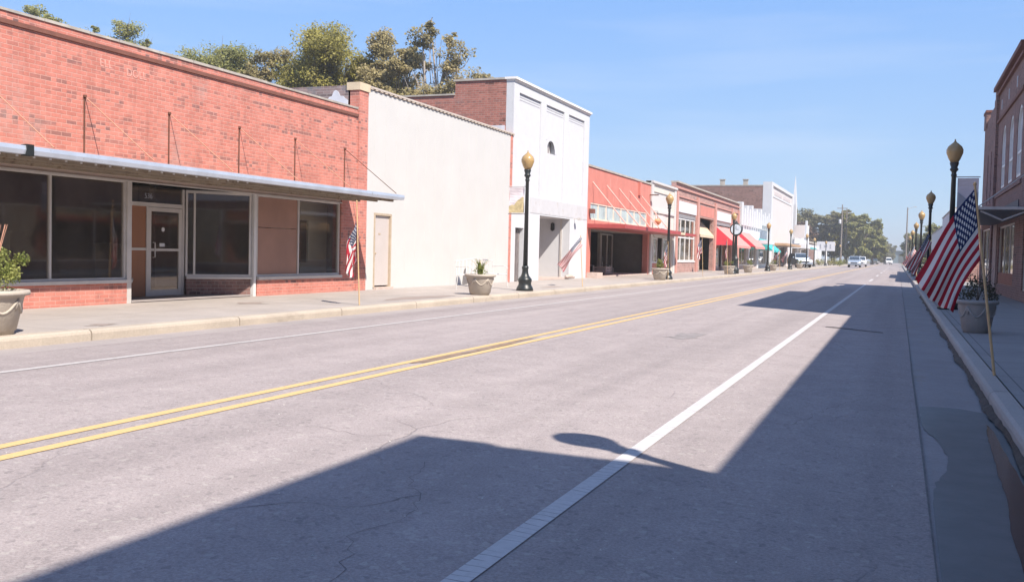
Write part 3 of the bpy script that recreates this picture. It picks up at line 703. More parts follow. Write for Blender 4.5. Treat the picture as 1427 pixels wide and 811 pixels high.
# ------------------------------------------------------------------ 2. plain white panel-clad building with the brick end pier
def white_clad():
    Y0, Y1, Z = 21.9, 32.7, 5.55
    t = thing('panel_clad_building', 'blank cream-white panel-clad building with one tan door', 'building', (FL, (Y0 + Y1) / 2, 0))
    pr = MB(); pr.box(FL - .3, FL + .03, Y0, 22.36, .1, 5.36); pr.box(FL - .3, FL + .0, 32.46, 32.7, .1, 5.55); pr.each('brick_pier', 'brick_red', t)
    c = MB(); c.box(FL - .34, FL + .06, Y0 - .03, 22.40, 5.36, 5.56); c.build('pier_cap', 'tan_cap', t)
    # cladding with faint standing ribs
    mb = MB(); dy0, dy1, dz = 22.80, 23.76, 2.24
    holes(mb, FL - .25, FL, 22.362, 32.458, .16, 5.46, [(dy0, dy1, .1, dz)])
    y = 22.75
    while y < 32.4:
        z0 = dz if dy0 - .02 < y < dy1 + .02 else .17
        mb.box(FL + .0, FL + .003, y, y + .02, z0 + .01, 5.44); y += .61
    mb.build('cladding', 'white_panel', t)
    fl = MB(); fl.box(FL - .3, FL + .05, 22.40, 32.72, 5.50, 5.545); fl.build('coping', 'pale_cap', t)
    fl = MB(); y = 22.45
    while y < 32.6: fl.box(FL + .01, FL + .045, y, y + .13, 5.465, 5.4975); y += .26
    fl.box(FL + .001, FL + .012, 22.42, 32.6, 5.47, 5.4985)
    fl.build('drip_edge', 'tanmetal', t)
    f = MB(); f.box(FL - .1, FL + .015, dy0, dy0 + .06, .2, dz); f.box(FL - .1, FL + .015, dy1 - .06, dy1, .2, dz); f.box(FL - .1, FL + .014, dy0 + .06, dy1 - .06, dz - .06, dz)
    f.build('door_frame', 'frame_tan', t)
    d = MB(); d.box(FL - .09, FL - .045, dy0 + .06, dy1 - .06, .28, dz - .06); dr = d.build('door', 'door_tan', t)
    h = MB(); h.lathe([(.03, 0), (.03, .05)], 12); h.v = [(FL - .045 + p[2], dy0 + .13 + p[0], 1.15 + p[1]) for p in h.v]; h.build('handle', 'frame_tan', dr); h = MB(); h.box(FL - .045, FL - .038, dy0 + .33, dy0 + .45, 1.66, 1.70); h.build('number_plate', 'frame_tan', dr)
    s = MB(); s.box(FL - .1, FL + .1, dy0, dy1, .16, .24); s.build('door_step', 'stone', t)
    # small dark pointed patch low on the facade
    v = MB(); v.prism([(28.55, .21), (28.93, .21), (28.86, .55), (28.76, .72), (28.68, .66), (28.6, .45)], 'x', FL + .012, FL + .02)
    v.build('dark_wall_patch', mat('dark_patch', (.16, .15, .15), .8, .2, 9.), t)
    w_ = MB(); w_.prism([(-13.41, 4.5), (-13.41, 5.1), (-13.5, 5.16), (-13.56, 5.22), (-13.64, 5.22), (-13.7, 5.33), (-13.78, 5.38), (-13.84, 5.35), (-13.9, 5.22), (-13.98, 5.2), (-14.1, 5.06), (-14.2, 5.05), (-14.35, 4.95), (-14.45, 4.5)], 'y', Y0 - .012, Y0 - .002)
    w_.build('white_patch', mat('old_whitewash', (.62, .64, .70), .85, .12, 3., dirt=((.35, .33, .34), 6, .6)), t)
    shell(t, Y0, Y1, Z - .06, 14, 'brick_stucco', inner=False, roof_drop=.6)
    return t
white_clad()

# ------------------------------------------------------------------ 3. tall white tower front
def tower():
    Y0, Y1, Z = 32.7, 41.88, 7.5
    t = thing('tall_white_shop', 'tall white painted masonry building with three recessed panels and lunette', 'building', (FL, (Y0 + Y1) / 2, 0))
    pans = [(33.25, 35.58), (36.18, 38.38), (38.97, 41.15)]
    mb = MB(); holes(mb, FL - .06, FL, Y0, Y1, .1, Z, [(a, b, 3.45, 7.1) for a, b in pans] + [(35.7, 39.45, 0, 2.72), (33.12, 33.98, 0, 2.17)])
    mb.build('front_wall', 'white_paint', t)
    bk = MB(); holes(bk, FL - .30, FL - .062, Y0, Y1, 2.9, Z, [(36.42, 37.5, 5.24, 5.76)])
    holes(bk, FL - .30, FL - .062, Y0, 35.7, .1, 2.9, [(33.12, 33.98, 0, 2.17)]); bk.box(FL - .30, FL - .062, 39.6, Y1, .1, 2.9)
    bk.build('panel_backing', 'white_paint', t)
    for a, b in pans:
        l = MB()
        for z in (6.85, 6.95, 7.04): l.box(FL - .0625, FL - .056, a + .02, b - .02, z, z + .03)
        l.build('louvre_gap_line', mat('louvre_gap_shade', (.36, .36, .39), .8, .06, 3.), t)  # flat grey strips painting in the shade of the louvre gaps
    # lunette: half-round opening with stone infill
    def arc(r0, n=14): return [(36.96 + r0 * math.cos(PI * k / n), 5.26 + r0 * math.sin(PI * k / n)) for k in range(n + 1)]
    o = MB(); a0 = arc(.5); outer = [(37.52, 5.22)] + [(37.52, 5.80), (36.40, 5.80), (36.40, 5.22)]
    P = [(37.5, 5.24), (37.5, 5.78), (36.42, 5.78), (36.42, 5.24)]
    ring = a0; vs = [(FL - .058, y, z) for y, z in ring] + [(FL - .058, 36.96 + .72 * math.cos(PI * k / 14), min(5.78, 5.26 + .72 * math.sin(PI * k / 14))) for k in range(15)]
    o.add(vs, [(k, k + 1, 16 + k, 15 + k) for k in range(14)]); o.build('lunette_surround', 'white_paint', t)
    w = MB(); w.box(FL - .29, FL - .25, 36.42, 37.5, 5.24, 5.78); wd = w.build('lunette_window', mat('lunette_glass', (.28, .25, .25), .4, .3, 3.), t)
    q = MB(); q.box(FL - .25, FL - .22, 36.93, 36.99, 5.24, 5.77); q.tube([(FL - .235, 36.6, 5.25), (FL - .235, 36.8, 5.6), (FL - .235, 36.96, 5.75)], .02, 6); q.tube([(FL - .235, 37.3, 5.25), (FL - .235, 37.12, 5.6), (FL - .235, 36.96, 5.75)], .02, 6); q.build('muntin', 'white_metal', wd)
    # coping
    c = MB(); c.box(FL - .36, FL + .10, Y0 - .06, Y1 + .06, 7.5, 7.58); c.box(FL - .3, FL + .04, Y0 - .02, Y1 + .02, 7.44, 7.498); c.build('coping', mat('white_coping', (.74, .72, .69), .7, .06, 2.), t)
    # worn belt
    b = MB(); b.box(FL + .0, FL + .012, 34.6, Y1 - .02, 2.78, 3.36); b.build('worn_belt', 'white_worn', t)
    # doors
    d = MB(); d.box(FL - .2, FL - .16, 33.16, 33.94, .2, 2.13); d.box(FL - .16, FL - .14, 33.6, 33.62, .25, 2.1)
    dr = d.build('side_door', mat('weathered_dark_door', (.16, .14, .14), .6, .3, 4., dirt=((.35, .3, .28), 3, .55, (1, 1, .2))), t)
    h = MB(); h.lathe([(.03, 0), (.03, .05)], 10); h.v = [(FL - .16 + p[2], 33.3 + p[0], 1.15 + p[1]) for p in h.v]; h.build('handle', 'black_iron', dr)
    # recess: back wall runs slanting from deep at the near side to flush at the far side
    r = MB(); r.box(FL - 2.4, FL - .062, 39.45, 39.6, .17, 2.75); r.build('recess_side', 'white_paint', t)
    r = MB(); r.box(FL - .42, FL - .34, 39.41, 39.449, .17, 2.7); r.build('trim', 'alum', t)
    r = MB(); r.box(FL - 2.55, FL - 2.4, 35.55, 39.6, .17, 2.75); r.build('recess_wall', 'white_worn', t)
    r = MB(); r.box(FL - 2.4, FL - .062, 35.55, 35.7, .17, 2.75); r.build('recess_side', 'white_paint', t)
    r = MB(); r.box(FL - 2.4, FL - .302, 35.7, 39.45, 2.72, 2.8); r.build('recess_ceiling', 'white_worn', t)
    r = MB(); r.box(FL - 2.4, FL - .0, 35.7, 39.45, .16, .24); r.build('step', 'stone', t)
    r = MB(); r.tube([(FL + .05, 38.9, .27), (FL + .12, 39.25, .3), (FL + .2, 39.6, .25)], [.05, .1, .05], 8); r.build('rubble', 'stone', t)
    r = MB(); r.lathe([(.02, 0), (.09, .05), (.08, .32), (.03, .36)], 12, (FL - .75, 39.36, 2.2)); r.build('wall_lamp', 'black_iron', t)
    r = MB(); r.box(FL - .1, FL + .25, 39.98, 40.02, 2.74, 2.78); r.box(FL + .18, FL + .3, 39.9, 40.1, 2.69, 2.8); r.build('bracket', 'alum', t)
    # brick side and stepped parapet
    s = MB(); s.box(FL - 2.35, FL - .3, Y0, Y0 + .25, .1, 7.5); s.box(FL - 14, FL - 2.35, Y0, Y0 + .25, .1, 7.0)
    s.box(FL - 14, FL - .3, Y1 - .25, Y1, .1, 7.0); s.box(FL - 14, FL - 13.8, Y0 + .25, Y1 - .25, .1, 7.0); s.build('side_wall', 'brick_tower', t)
    c = MB(); c.box(FL - 2.40, FL - .362, Y0 - .05, Y0 + .3, 7.5, 7.57); c.box(FL - 14, FL - 2.352, Y0 - .05, Y0 + .3, 7.0, 7.06); c.build('side_coping', 'cap', t)
    r = MB(); r.box(FL - 13.8, FL - .3, Y0 + .25, Y1 - .25, 6.4, 6.5); r.build('roof', 'roof', t)
    v = MB(); v.box(FL - .95, FL - .34, Y0 - .02, Y0 - .002, 5.5, 5.85); v.build('flashing_patch', mat('pale_flashing', (.6, .6, .64), .6, .1, 4.), t)
tower()

# ------------------------------------------------------------------ 4. salmon shop with clerestory and open dark front
def salmon():
    Y0, Y1, Z = 41.9, 53.75, 5.2
    t = thing('salmon_shop', 'salmon stucco shop with clerestory panes above a deep dark open front', 'building', (FL, (Y0 + Y1) / 2, 0))
    mb = MB(); holes(mb, FL - .3, FL, Y0, Y1, .1, Z, [(42.5, 53.35, 0, 2.42), (42.35, 52.95, 2.82, 3.6)]); mb.build('wall', 'salmon', t)
    c = MB(); c.box(FL - .35, FL + .05, Y0, Y1, Z, Z + .09); c.build('coping', 'cap', t)
    n = 8; w = (52.95 - 42.35) / n
    f = MB(); f.box(FL - .1, FL - .01, 42.35, 52.95, 2.82, 2.90); f.box(FL - .1, FL - .01, 42.35, 52.95, 3.54, 3.6)
    for k in range(n + 1): f.box(FL - .1, FL - .015, 42.35 + k * w - .05, 42.35 + k * w + .05, 2.90, 3.54)
    fo = f.build('clerestory', mat('cream_frame', (.66, .60, .50), .7, .1, 3.), t)
    for k in range(n):
        p = MB(); p.box(FL - .08, FL - .05, 42.4 + k * w, 42.3 + (k + 1) * w, 2.9, 3.54); p.build('pane', 'glass_pale', fo)
    k = MB(); k.box(FL + .003, FL + 1.75, 41.95, 53.9, 2.44, 2.62); cn = k.build('canopy', 'red_paint', t)
    for yy in (42.6, 44.9, 47.1, 49.2, 51.3):
        r = MB(); r.tube([(FL + .0, yy, 4.55), (FL + 1.65, yy, 2.62)], .028, 6); r.build('strut', 'pink_rod', t)
    b = MB(); b.box(FL + .0, FL + .5, 53.5, 53.6, 4.6, 4.66); b.build('bracket', 'rust_rod', t)
    b = MB(); b.box(FL + .0, FL + .12, 50.9, 51.25, 4.45, 5.15); b.build('wall_box', 'salmon', t)
    b = MB(); b.box(FL + .0, FL + .22, 42.1, 42.4, 3.1, 3.3); b.build('wall_lamp', 'dark_course', t)
    s = MB(); s.box(FL - .0, FL + .5, 42.0, 42.9, .17, .42); s.build('stone_block', 'stone', t)
    st = MB(); st.box(FL - 1.9, FL + .02, 42.5, 53.35, .15, .24); st.build('step', 'stone', t)
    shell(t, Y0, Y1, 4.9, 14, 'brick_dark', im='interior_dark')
    # recessed glass front
    f = window(t, 42.7, 45.2, .5, 2.38, FL - 2.0, .07, mull=(43.9,)); window(t, 46.4, 50.2, .5, 2.38, FL - 2.6, .07, mull=(48.3,)); window(t, 51, 53.3, .5, 2.38, FL - 2.0, .07, mull=(52.2,))
    for yy in (45.2, 50.6):
        p = MB(); p.box(FL - 2.1, FL - 1.95, yy, yy + .12, .24, 2.42); p.build('post', mat('dull_post', (.35, .32, .27), .7, .1, 4.), t)
    r = MB(); r.box(FL - 2.65, FL - .3, 42.5, 53.35, 2.44, 2.5); r.build('soffit', 'interior', t)
    b = MB(); b.box(FL - 2.1, FL - 1.9, 42.7, 45.2, .24, .5); b.box(FL - 2.1, FL - 1.9, 51, 53.3, .24, .5); b.box(FL - 2.7, FL - 2.5, 46.4, 50.2, .24, .5); b.each('bulkhead', 'interior', t)
salmon()
def chair(loc, rz, label):
    t = thing('chair', label, 'chair', loc, rz, 'chairs inside the salmon shop front')
    b = MB(); b.box(-.22, .22, -.22, .22, .43, .47); b.build('seat', 'chrome', t, world=False)
    b = MB(); b.box(-.22, .22, .19, .22, .6, .9); b.build('backrest', 'chrome', t, world=False)
    for sx_ in (-1, 1):
        for sy_ in (-1, 1):
            l = MB(); l.box(sx_ * .2 - .015, sx_ * .2 + .015, sy_ * .2 - .015, sy_ * .2 + .015, 0, .43 if sy_ < 0 else .9); l.build('leg', 'alum', t, world=False)
chair((FL - 1.2, 46.0, .24), 1.2, 'dark chair in the open salmon shop front, nearer the white tower')
chair((FL - 1.3, 49.6, .24), 1.9, 'dark chair in the open salmon shop front, nearer the cream shop')
t = thing('crate', 'pale low crate on the floor of the dark salmon shop front', 'crate', (FL - .9, 47.6, .24))
b = MB(); b.box(FL - 1.2, FL - .6, 47.1, 48.1, .24, .28); [b.box(FL - 1.2, FL - .6, 47.1, 48.1, .24 + k * .14, .33 + k * .14) for k in range(3)]; b.build('slats', 'stone', t)
b = MB(); [b.box(x, x + .06, y, y + .06, .24, .66) for x in (FL - 1.24, FL - .62) for y in (47.06, 48.08)]; b.build('corner_post', 'stone', t)

# ------------------------------------------------------------------ 5. cream shop, 6. brown brick row, 7. white fins ...
def shopfront(t, y0, y1, z0, z1, x, m='white_metal', mull=(), trans=(), door=None, bm_='stone', back=True):
    b = MB(); b.box(x - .2, x, y0, y1, .15, z0); b.each('bulkhead', bm_, t)
    window(t, y0, y1, z0, z1, x - .02, .09, mull=mull, trans=trans, m=m)
def awning(t, y0, y1, zt, zb, proj, m, x=FL, name='awning'):
    v = [(x + .01, y0, zt), (x + .01, y1, zt), (x + proj, y1, zb), (x + proj, y0, zb), (x + .01, y0, zb), (x + .01, y1, zb),
         (x + proj, y1, zb - .18), (x + proj, y0, zb - .18)]
    k = MB(); k.add(v, [(0, 1, 2, 3), (3, 2, 6, 7)])
    o = k.build(name, m, t); s = o.modifiers.new('thick', 'SOLIDIFY'); s.thickness = .02
    sm = {'red_awning_sunlit': 'red_side', 'yellow_awning': 'yellow_side'}.get(m, m)
    for tri in ((0, 3, 4), (1, 5, 2)):
        k = MB(); k.add([v[i] for i in tri], [(0, 1, 2)]); q_ = k.build('awning_side', sm, o); s = q_.modifiers.new('thick', 'SOLIDIFY'); s.thickness = .015
    f = MB()
    for yy in (y0 + .03, y1 - .03):
        f.tube([(x + .01, yy, zb + .01), (x + proj - .03, yy, zb + .01)], .02, 6); f.tube([(x + .01, yy, zt - .04), (x + proj - .03, yy, zb - .01)], .02, 6)
    f.build('awning_frame', 'alum', o)
    return o
def cream():
    Y0, Y1, Z = 53.77, 60.3, 5.45
    t = thing('cream_shop', 'narrow cream painted shop between the salmon and brown brick fronts', 'building', (FL, (Y0 + Y1) / 2, 0))
    mb = MB(); holes(mb, FL - .3, FL, Y0, Y1, .1, Z, [(54.4, 59.6, 0, 2.3), (54.5, 59.5, 3.95, 4.9)]); mb.build('wall', 'cream', t)
    p = MB(); p.box(FL - .2, FL - .06, 54.5, 59.5, 3.95, 4.9); p.build('panel', 'white_panel', t)
    for y in (Y0 + .01, Y1 - .52): q = MB(); q.box(FL + .0, FL + .07, y, y + .5, .17, Z - .1); q.each('pilaster', 'white_panel', t)
    c = MB(); c.box(FL - .3, FL + .14, Y0, Y1, Z - .1, Z + .02); c.box(FL - .25, FL + .1, Y0 + .55, Y1 - .55, 3.7, 3.8); c.box(FL + .0, FL + .12, 54.3, 59.7, 2.32, 2.46); c.build('cornice', 'white_panel', t)
    shopfront(t, 54.4, 56.2, .8, 2.28, FL - .1, mull=(55.3,), bm_='salmon'); shopfront(t, 57.6, 59.6, .8, 2.28, FL - .1, bm_='salmon')
    d = MB(); d.box(FL - .9, FL - .85, 56.3, 57.5, .2, 2.25); d.build('door', mat('dark_green_door', (.06, .08, .07), .5, .1, 3.), t)
    p = MB(); p.box(FL - .45, FL - .40, 54.6, 55.6, .85, 2.1); p.build('window_display', mat('pinkish_display', (.6, .36, .28), .8, .2, 3.), t)
    s = MB(); s.box(FL + .01, FL + .05, 54.9, 57.4, 2.85, 3.6); s.build('sign_board', mat('pale_pattern_sign', (.66, .55, .54), .7, .2, 5.), t)
    k = MB(); k.box(FL + .05, FL + 1.5, 54.0, 56.3, 2.47, 2.6); k.build('canopy', 'yellow_awning', t)
    k = MB(); k.box(FL + .05, FL + 1.5, 56.32, 59.6, 2.45, 2.6); k.build('canopy', 'red_paint', t)
    shell(t, Y0, Y1, 5.2, 14, 'brick_dark')
    u = thing('hanging_basket', 'orange and white hanging basket beside the cream shop sign', 'basket', (FL + .35, 54.1, 3.2))
    b = MB(); b.lathe([(.05, -.2), (.2, -.05), (.24, .05), (.1, .18)], 12, (FL + .35, 54.1, 3.15)); b.build('basket', mat('orange_basket', (.6, .28, .14), .8, .3, 12.), u)
    b = MB(); b.tube([(FL, 54.1, 3.75), (FL + .35, 54.1, 3.75), (FL + .35, 54.1, 3.3)], .015, 6); b.build('hook', 'black_iron', u)
cream()
def brown_row():
    Y0, Y1, Z = 60.32, 86.3, 5.85
    t = thing('brown_brick_row', 'brown brick row with white sign panels and big white shop windows', 'building', (FL, (Y0 + Y1) / 2, 0))
    bays = [(60.95, 66.95), (68.5, 74.0), (75.0, 81.8)]
    mb = MB(); holes(mb, FL - .3, FL, Y0, Y1, .1, Z, [(a, b, 0 if k else .9, 3.95 if k != 1 else 4.0) for k, (a, b) in enumerate(bays)]); mb.build('wall', 'brick_far', t)
    pl = MB()
    for y in (Y0, 67.1, 74.05, 82.0, 85.5): pl.box(FL + .0, FL + .12, y, y + (.6 if y > 61 else .5), .17, 5.3)
    pl.box(FL, FL + .08, Y0, Y1, 5.0, 5.08); pl.box(FL, FL + .11, Y0, Y1, 5.5, 5.6); pl.each('pilaster', mat('salmon_brick_pilaster', (.48, .25, .21), .85, .12, 4.), t)
    c = MB(); c.box(FL - .35, FL + .14, Y0, Y1, Z, Z + .1); c.build('coping', 'cap', t)
    for a, b in (bays[0], bays[2]):
        s = MB(); s.box(FL + .0, FL + .06, a + .05, b - .05, 4.05, 4.76); s.build('sign_panel', 'white_sign', t)
        s = MB(); s.box(FL - .25, FL - .02, a, b, 3.72, 3.95); s.build('transom_box', mat('grey_transom', (.25, .24, .25), .6, .1, 3.), t)
    s = MB(); s.box(FL, FL + .02, 68.5, 73.9, 4.1, 4.85); s.build('brick_panel', 'salmon', t)
    shopfront(t, 60.97, 66.93, .9, 3.7, FL - .04, mull=(62.4, 63.9, 65.4), trans=(2.45,), bm_='brick_far')
    s = MB(); s.box(FL - .05, FL + .05, 60.97, 66.93, .84, .93); s.each('sill', 'white_metal', t)
    shopfront(t, 68.55, 70.6, .5, 3.95, FL - 1., mull=(), trans=(2.5,), m='alum'); window(t, 70.7, 71.9, .22, 2.5, FL - 1.2, .1, m='white_metal', name='door'); shopfront(t, 72, 73.95, .5, 3.95, FL - 1., trans=(2.5,), m='alum')
    awning(t, 68.55, 73.95, 3.85, 2.8, .95, 'yellow_awning', x=FL - .9)
    shopfront(t, 75.05, 78, .45, 3.7, FL - .2, mull=(76.5,), m='alum'); window(t, 78.1, 79.2, .22, 2.5, FL - .7, .1, m='alum', name='door'); shopfront(t, 79.3, 81.75, .45, 3.7, FL - .2, m='alum')
    awning(t, 74.7, 81.9, 3.6, 2.15, 1.7, 'red_awning_sunlit')
    shell(t, Y0, Y1, 5.6, 14, 'brick_dark')
brown_row()
def white_fins():
    Y0, Y1, Z = 86.32, 107.6, 5.1
    t = thing('white_fin_building', 'white shop building topped with a row of upright fins', 'building', (FL, (Y0 + Y1) / 2, 0))
    mb = MB(); holes(mb, FL - .3, FL, Y0, Y1, .1, Z, [(87, 92.6, 0, 2.5), (93.4, 99, 0, 2.6), (100, 107, 0, 2.5), (100.3, 106.8, 2.85, 4.2)]); mb.build('wall', 'white_far', t)
    f = MB(); y = Y0 + .1; k = 0
    while y < Y1 - .5:
        h = (6.0, 5.55, 5.85, 5.6)[k % 4] - max(0, y - 99) * .03; f.box(FL - .25, FL + .22, y, y + 1.0, 4.1 if y < 99 else 4.5, h + .1); y += 1.55; k += 1
    f.each('fin', 'white_paint', t)
    s = MB(); s.box(FL, FL + .03, 87, 92.5, 2.8, 3.7); s.box(FL, FL + .03, 93.5, 98.8, 3.0, 3.7); s.build('sign_board', mat('grey_white_sign', (.55, .56, .62), .7, .15, 3.), t)
    window(t, 100.3, 106.8, 2.85, 4.2, FL - .04, .1, gl='glass_grey', m='white_metal')
    shopfront(t, 87, 92.6, .5, 2.5, FL - .15, mull=(89.8,), m='white_metal'); shopfront(t, 93.4, 99, .5, 2.6, FL - .15, mull=(96.,), m='alum'); shopfront(t, 100, 107, .5, 2.5, FL - .15, mull=(102, 105), m='white_metal', bm_='white_far')
    awning(t, 86.4, 92.8, 3.5, 2.2, 1.5, 'red_awning_sunlit')
    awning(t, 99.6, 106.9, 3.15, 2.0, 1.4, 'teal_awning')
    k = MB(); k.box(FL + .0, FL + 1.6, 93.3, 99.2, 2.55, 2.9); k.build('canopy', 'white_sign', t)
    p = MB(); p.box(FL + 1.45, FL + 1.57, 99, 99.12, .17, 2.55); p.build('canopy_post', 'white_metal', t)
    shell(t, Y0, Y1, 4.9, 14, 'white_far')
white_fins()
def big_white():
    Y0, Y1, Z = 107.8, 130.6, 9.1
    t = thing('big_white_front_building', 'tall blank pale front with dark brown brick side and white pilaster', 'building', (FL, (Y0 + Y1) / 2, 0))
    mb = MB(); holes(mb, FL - .35, FL, Y0, Y1, .1, Z, [(112, 126, 0, 2.6)]); mb.build('wall', 'pinkwhite', t)
    p = MB(); p.box(FL - .8, FL + .15, Y0 - .02, Y0 + 1.1, .17, Z + .35); p.box(FL + .0, FL + .2, Y1 - 1.2, Y1, .17, Z); p.each('pilaster', 'white_paint', t)
    c = MB(); c.box(FL - .35, FL + .18, Y0 + 1.1, Y1, Z, Z + .35); c.box(FL, FL + .06, Y0 + 1.1, Y1 - 1.2, Z - 1.15, Z - .95); c.build('cornice', 'white_paint', t)
    l = MB(); y = Y0 + 3.4
    while y < Y1 - 2.5:
        if not 118 < y < 119.5: l.box(FL, FL + .05, y, y + .55, Z - .85, Z - .45)
        y += .95
    l.build('faded_lettering', mat('faded_lettering_paint', (.50, .46, .465), .8, .05, 3.), t)
    k = MB(); k.box(FL, FL + 1.6, 110.6, 127, 2.65, 2.9); k.build('canopy', mat('orange_brown_canopy', (.42, .27, .16), .8, .1, 2.), t)
    shopfront(t, 112, 118, .5, 2.6, FL - .4, mull=(115,), m='alum'); shopfront(t, 120, 126, .5, 2.6, FL - .4, mull=(123,), m='alum')
    s = MB(); s.box(FL - .36, FL - 14, Y0, Y0 + .3, .1, Z - .1); s.box(FL - .36, FL - 14, Y1 - .3, Y1, .1, Z - .1); s.box(FL - 14, FL - 13.7, Y0 + .3, Y1 - .3, .1, Z - .1); s.build('side_wall', brick('brown_side_brick', (.22, .12, .10), (.28, .16, .135), (.28, .22, .2), bs=1.5), t)
    c = MB(); c.box(FL - .82, FL - 14, Y0 - .04, Y0 + .36, Z - .1, Z + .02); c.build('side_coping', 'cap', t)
    r = MB(); r.box(FL - .36, FL - 13.7, Y0 + .3, Y1 - .3, 8.2, 8.3); r.build('roof', 'roof', t)
    for x in (-15.8, -18.3):
        v = MB(); v.box(x - .25, x + .25, Y0 + .05, Y0 + .3, Z, Z + .55); v.box(x - .32, x + .32, Y0 + .0, Y0 + .35, Z + .55, Z + .65); v.build('chimney', 'cap', t)
    f = MB(); f.box(FL - .3, FL - 13.7, Y0 + .3, Y1 - .3, .1, .22); f.build('inner_floor', 'interior_floor', t)
big_white()
def theatre():
    Y0, Y1 = 130.8, 158.
    t = thing('spired_white_building', 'white stepped theatre-like front with a thin tall spire', 'building', (FL, (Y0 + Y1) / 2, 0))
    mb = MB(); mb.box(FL - .3, FL, Y0, Y1, 3.2, 4.4); mb.box(FL - .3, FL, Y0, 132.5, .1, 3.2); mb.box(FL - .3, FL, 139, 142, .1, 3.2); mb.box(FL - .3, FL, 155.5, Y1, .1, 3.2); mb.build('wall', 'white_far', t)
    s = MB(); s.box(FL - .1, FL + .3, 132.9, 134.4, 3.2, 6.9); s.box(FL - .1, FL + .25, 134.4, 138.5, 3.2, 5.6); s.box(FL - .2, FL + .3, 132.9, 134.3, 6.9, 8.4)
    s.add([(FL - .2, 132.95, 8.4), (FL + .3, 132.95, 8.4), (FL + .3, 134.25, 8.4), (FL - .2, 134.25, 8.4), (FL + .05, 133.6, 12.3)], [(0, 1, 4), (1, 2, 4), (2, 3, 4), (3, 0, 4), (0, 1, 2, 3)])
    s.build('spire', 'white_paint', t)
    f = MB(); f.box(FL - .1, FL + .3, 140.5, 144.5, 4.4, 5.9); f.box(FL - .1, FL + .3, 149.5, 154, 4.4, 6.2); f.box(FL, FL + .2, 150.8, 152.6, 6.2, 6.9); f.each('fin', 'white_paint', t)
    k = MB(); k.box(FL, FL + 1.7, 132, 157, 2.6, 3.2); k.build('canopy', 'white_sign', t)
    k = MB(); k.box(FL + 1.71, FL + 1.75, 140, 150, 2.62, 2.8); k.build('canopy_trim', 'teal_awning', t)
    shell(t, Y0, Y1, 4.3, 14, 'white_far')
    shopfront(t, 132.6, 138.9, .5, 3.1, FL - .2, mull=(135.5,), m='alum'); shopfront(t, 142.1, 155.4, .5, 3.1, FL - .2, mull=(146, 150.5), m='alum')
    # projecting sign box in front
    q = MB(); q.box(FL + .3, FL + 1.6, 131.5, 132.0, 3.9, 5.6); q.build('sign_box', 'pinkwhite', t)
theatre()
def far_left():
    t = thing('low_white_store', 'long low white store set back beyond the spired building', 'building', (-21, 225, 0))
    b = MB(); b.box(-36, -17, 215, 216, .0, 4.2); b.box(-36, -17, 240, 241, 0, 4.2); b.box(-17.2, -17, 216, 240, 0, 4.2); b.box(-36, -35.8, 216, 240, 0, 4.2); b.build('wall', 'white_far', t)
    r = MB(); r.box(-36.2, -16.8, 214.8, 241.2, 4.2, 4.4); r.build('roof', 'cap', t)
    for k in range(5):
        w = MB(); w.box(-34 + k * 3.4, -31.6 + k * 3.4, 214.93, 214.99, .8, 3.0); w.build('window', 'glass_grey', t)
    t = thing('dark_brick_store', 'low dark red-brown store under the trees beside the white sign', 'building', (-22, 190, 0))
    b = MB(); b.box(-32, -14.5, 172, 188, 0, 3.9); b.build('wall', 'brick_dark', t)
    r = MB(); r.box(-32.3, -14.2, 171.7, 188.3, 3.9, 4.2); r.build('roof', 'cap', t)
    for k in range(4):
        w = MB(); w.box(-30 + k * 4, -27.6 + k * 4, 171.93, 171.99, .6, 2.7); w.build('window', 'white_sign', t)
    t = thing('roadside_sign', 'white rectangular sign board on a single white post', 'sign', (-11.3, 170, 0))
    p = MB(); p.tube([(-11.3, 170, 0), (-11.3, 170, 2.6)], .18, 10); p.build('post', 'white_metal', t)
    s = MB(); s.box(-12.8, -9.9, 169.85, 170.15, 2.6, 4.15); sb = s.build('board', 'white_sign', t)
    s = MB(); s.box(-11.6, -11.1, 169.82, 169.849, 3.2, 3.55); s.box(-12.3, -12.1, 169.82, 169.849, 3.0, 3.7); s.box(-10.7, -10.5, 169.82, 169.849, 3.0, 3.7); s.build('emblem', 'sign_text', sb)
far_left()

# ------------------------------------------------------------------ right-hand side buildings (cast the big shadow)
def right_block(name, label, Y0, Y1, Z, m, depth=18):
    t = thing(name, label, 'building', (FR, (Y0 + Y1) / 2, 0)); return t
def arch_window(t, yc, w, z0, zs, x, m='white_metal', gl='blind'):
    n = 12; r = w / 2
    arc_ = [(yc - r * math.cos(PI * k / n), zs + r * math.sin(PI * k / n)) for k in range(n + 1)]
    fr = MB(); vs = []
    outer = [(yc - r, z0)] + arc_ + [(yc + r, z0)]
    ri = r - .09; inner = [(yc - ri, z0 + .09)] + [(yc - ri * math.cos(PI * k / n), zs + ri * math.sin(PI * k / n)) for k in range(n + 1)] + [(yc + ri, z0 + .09)]
    N_ = len(outer)
    fr.add([(x - .06, a, b) for a, b in outer] + [(x - .06, a, b) for a, b in inner] + [(x + .04, a, b) for a, b in outer] + [(x + .04, a, b) for a, b in inner],
           [(k, (k + 1) % N_, N_ + (k + 1) % N_, N_ + k) for k in range(N_)] + [(N_ + k, N_ + (k + 1) % N_, 3 * N_ + (k + 1) % N_, 3 * N_ + k) for k in range(N_)] + [(k, (k + 1) % N_, 2 * N_ + (k + 1) % N_, 2 * N_ + k) for k in range(N_)])
    fr.box(x - .05, x + .03, yc - .03, yc + .03, z0 + .09, zs); fr.box(x - .052, x + .028, yc - ri, yc + ri, (z0 + zs) / 2 - .04, (z0 + zs) / 2 + .04)
    f = fr.build('window', m, t)
    p = MB(); p.add([(x, a, b) for a, b in inner], [tuple(range(N_))]); p.build('pane', gl, f)
    return f
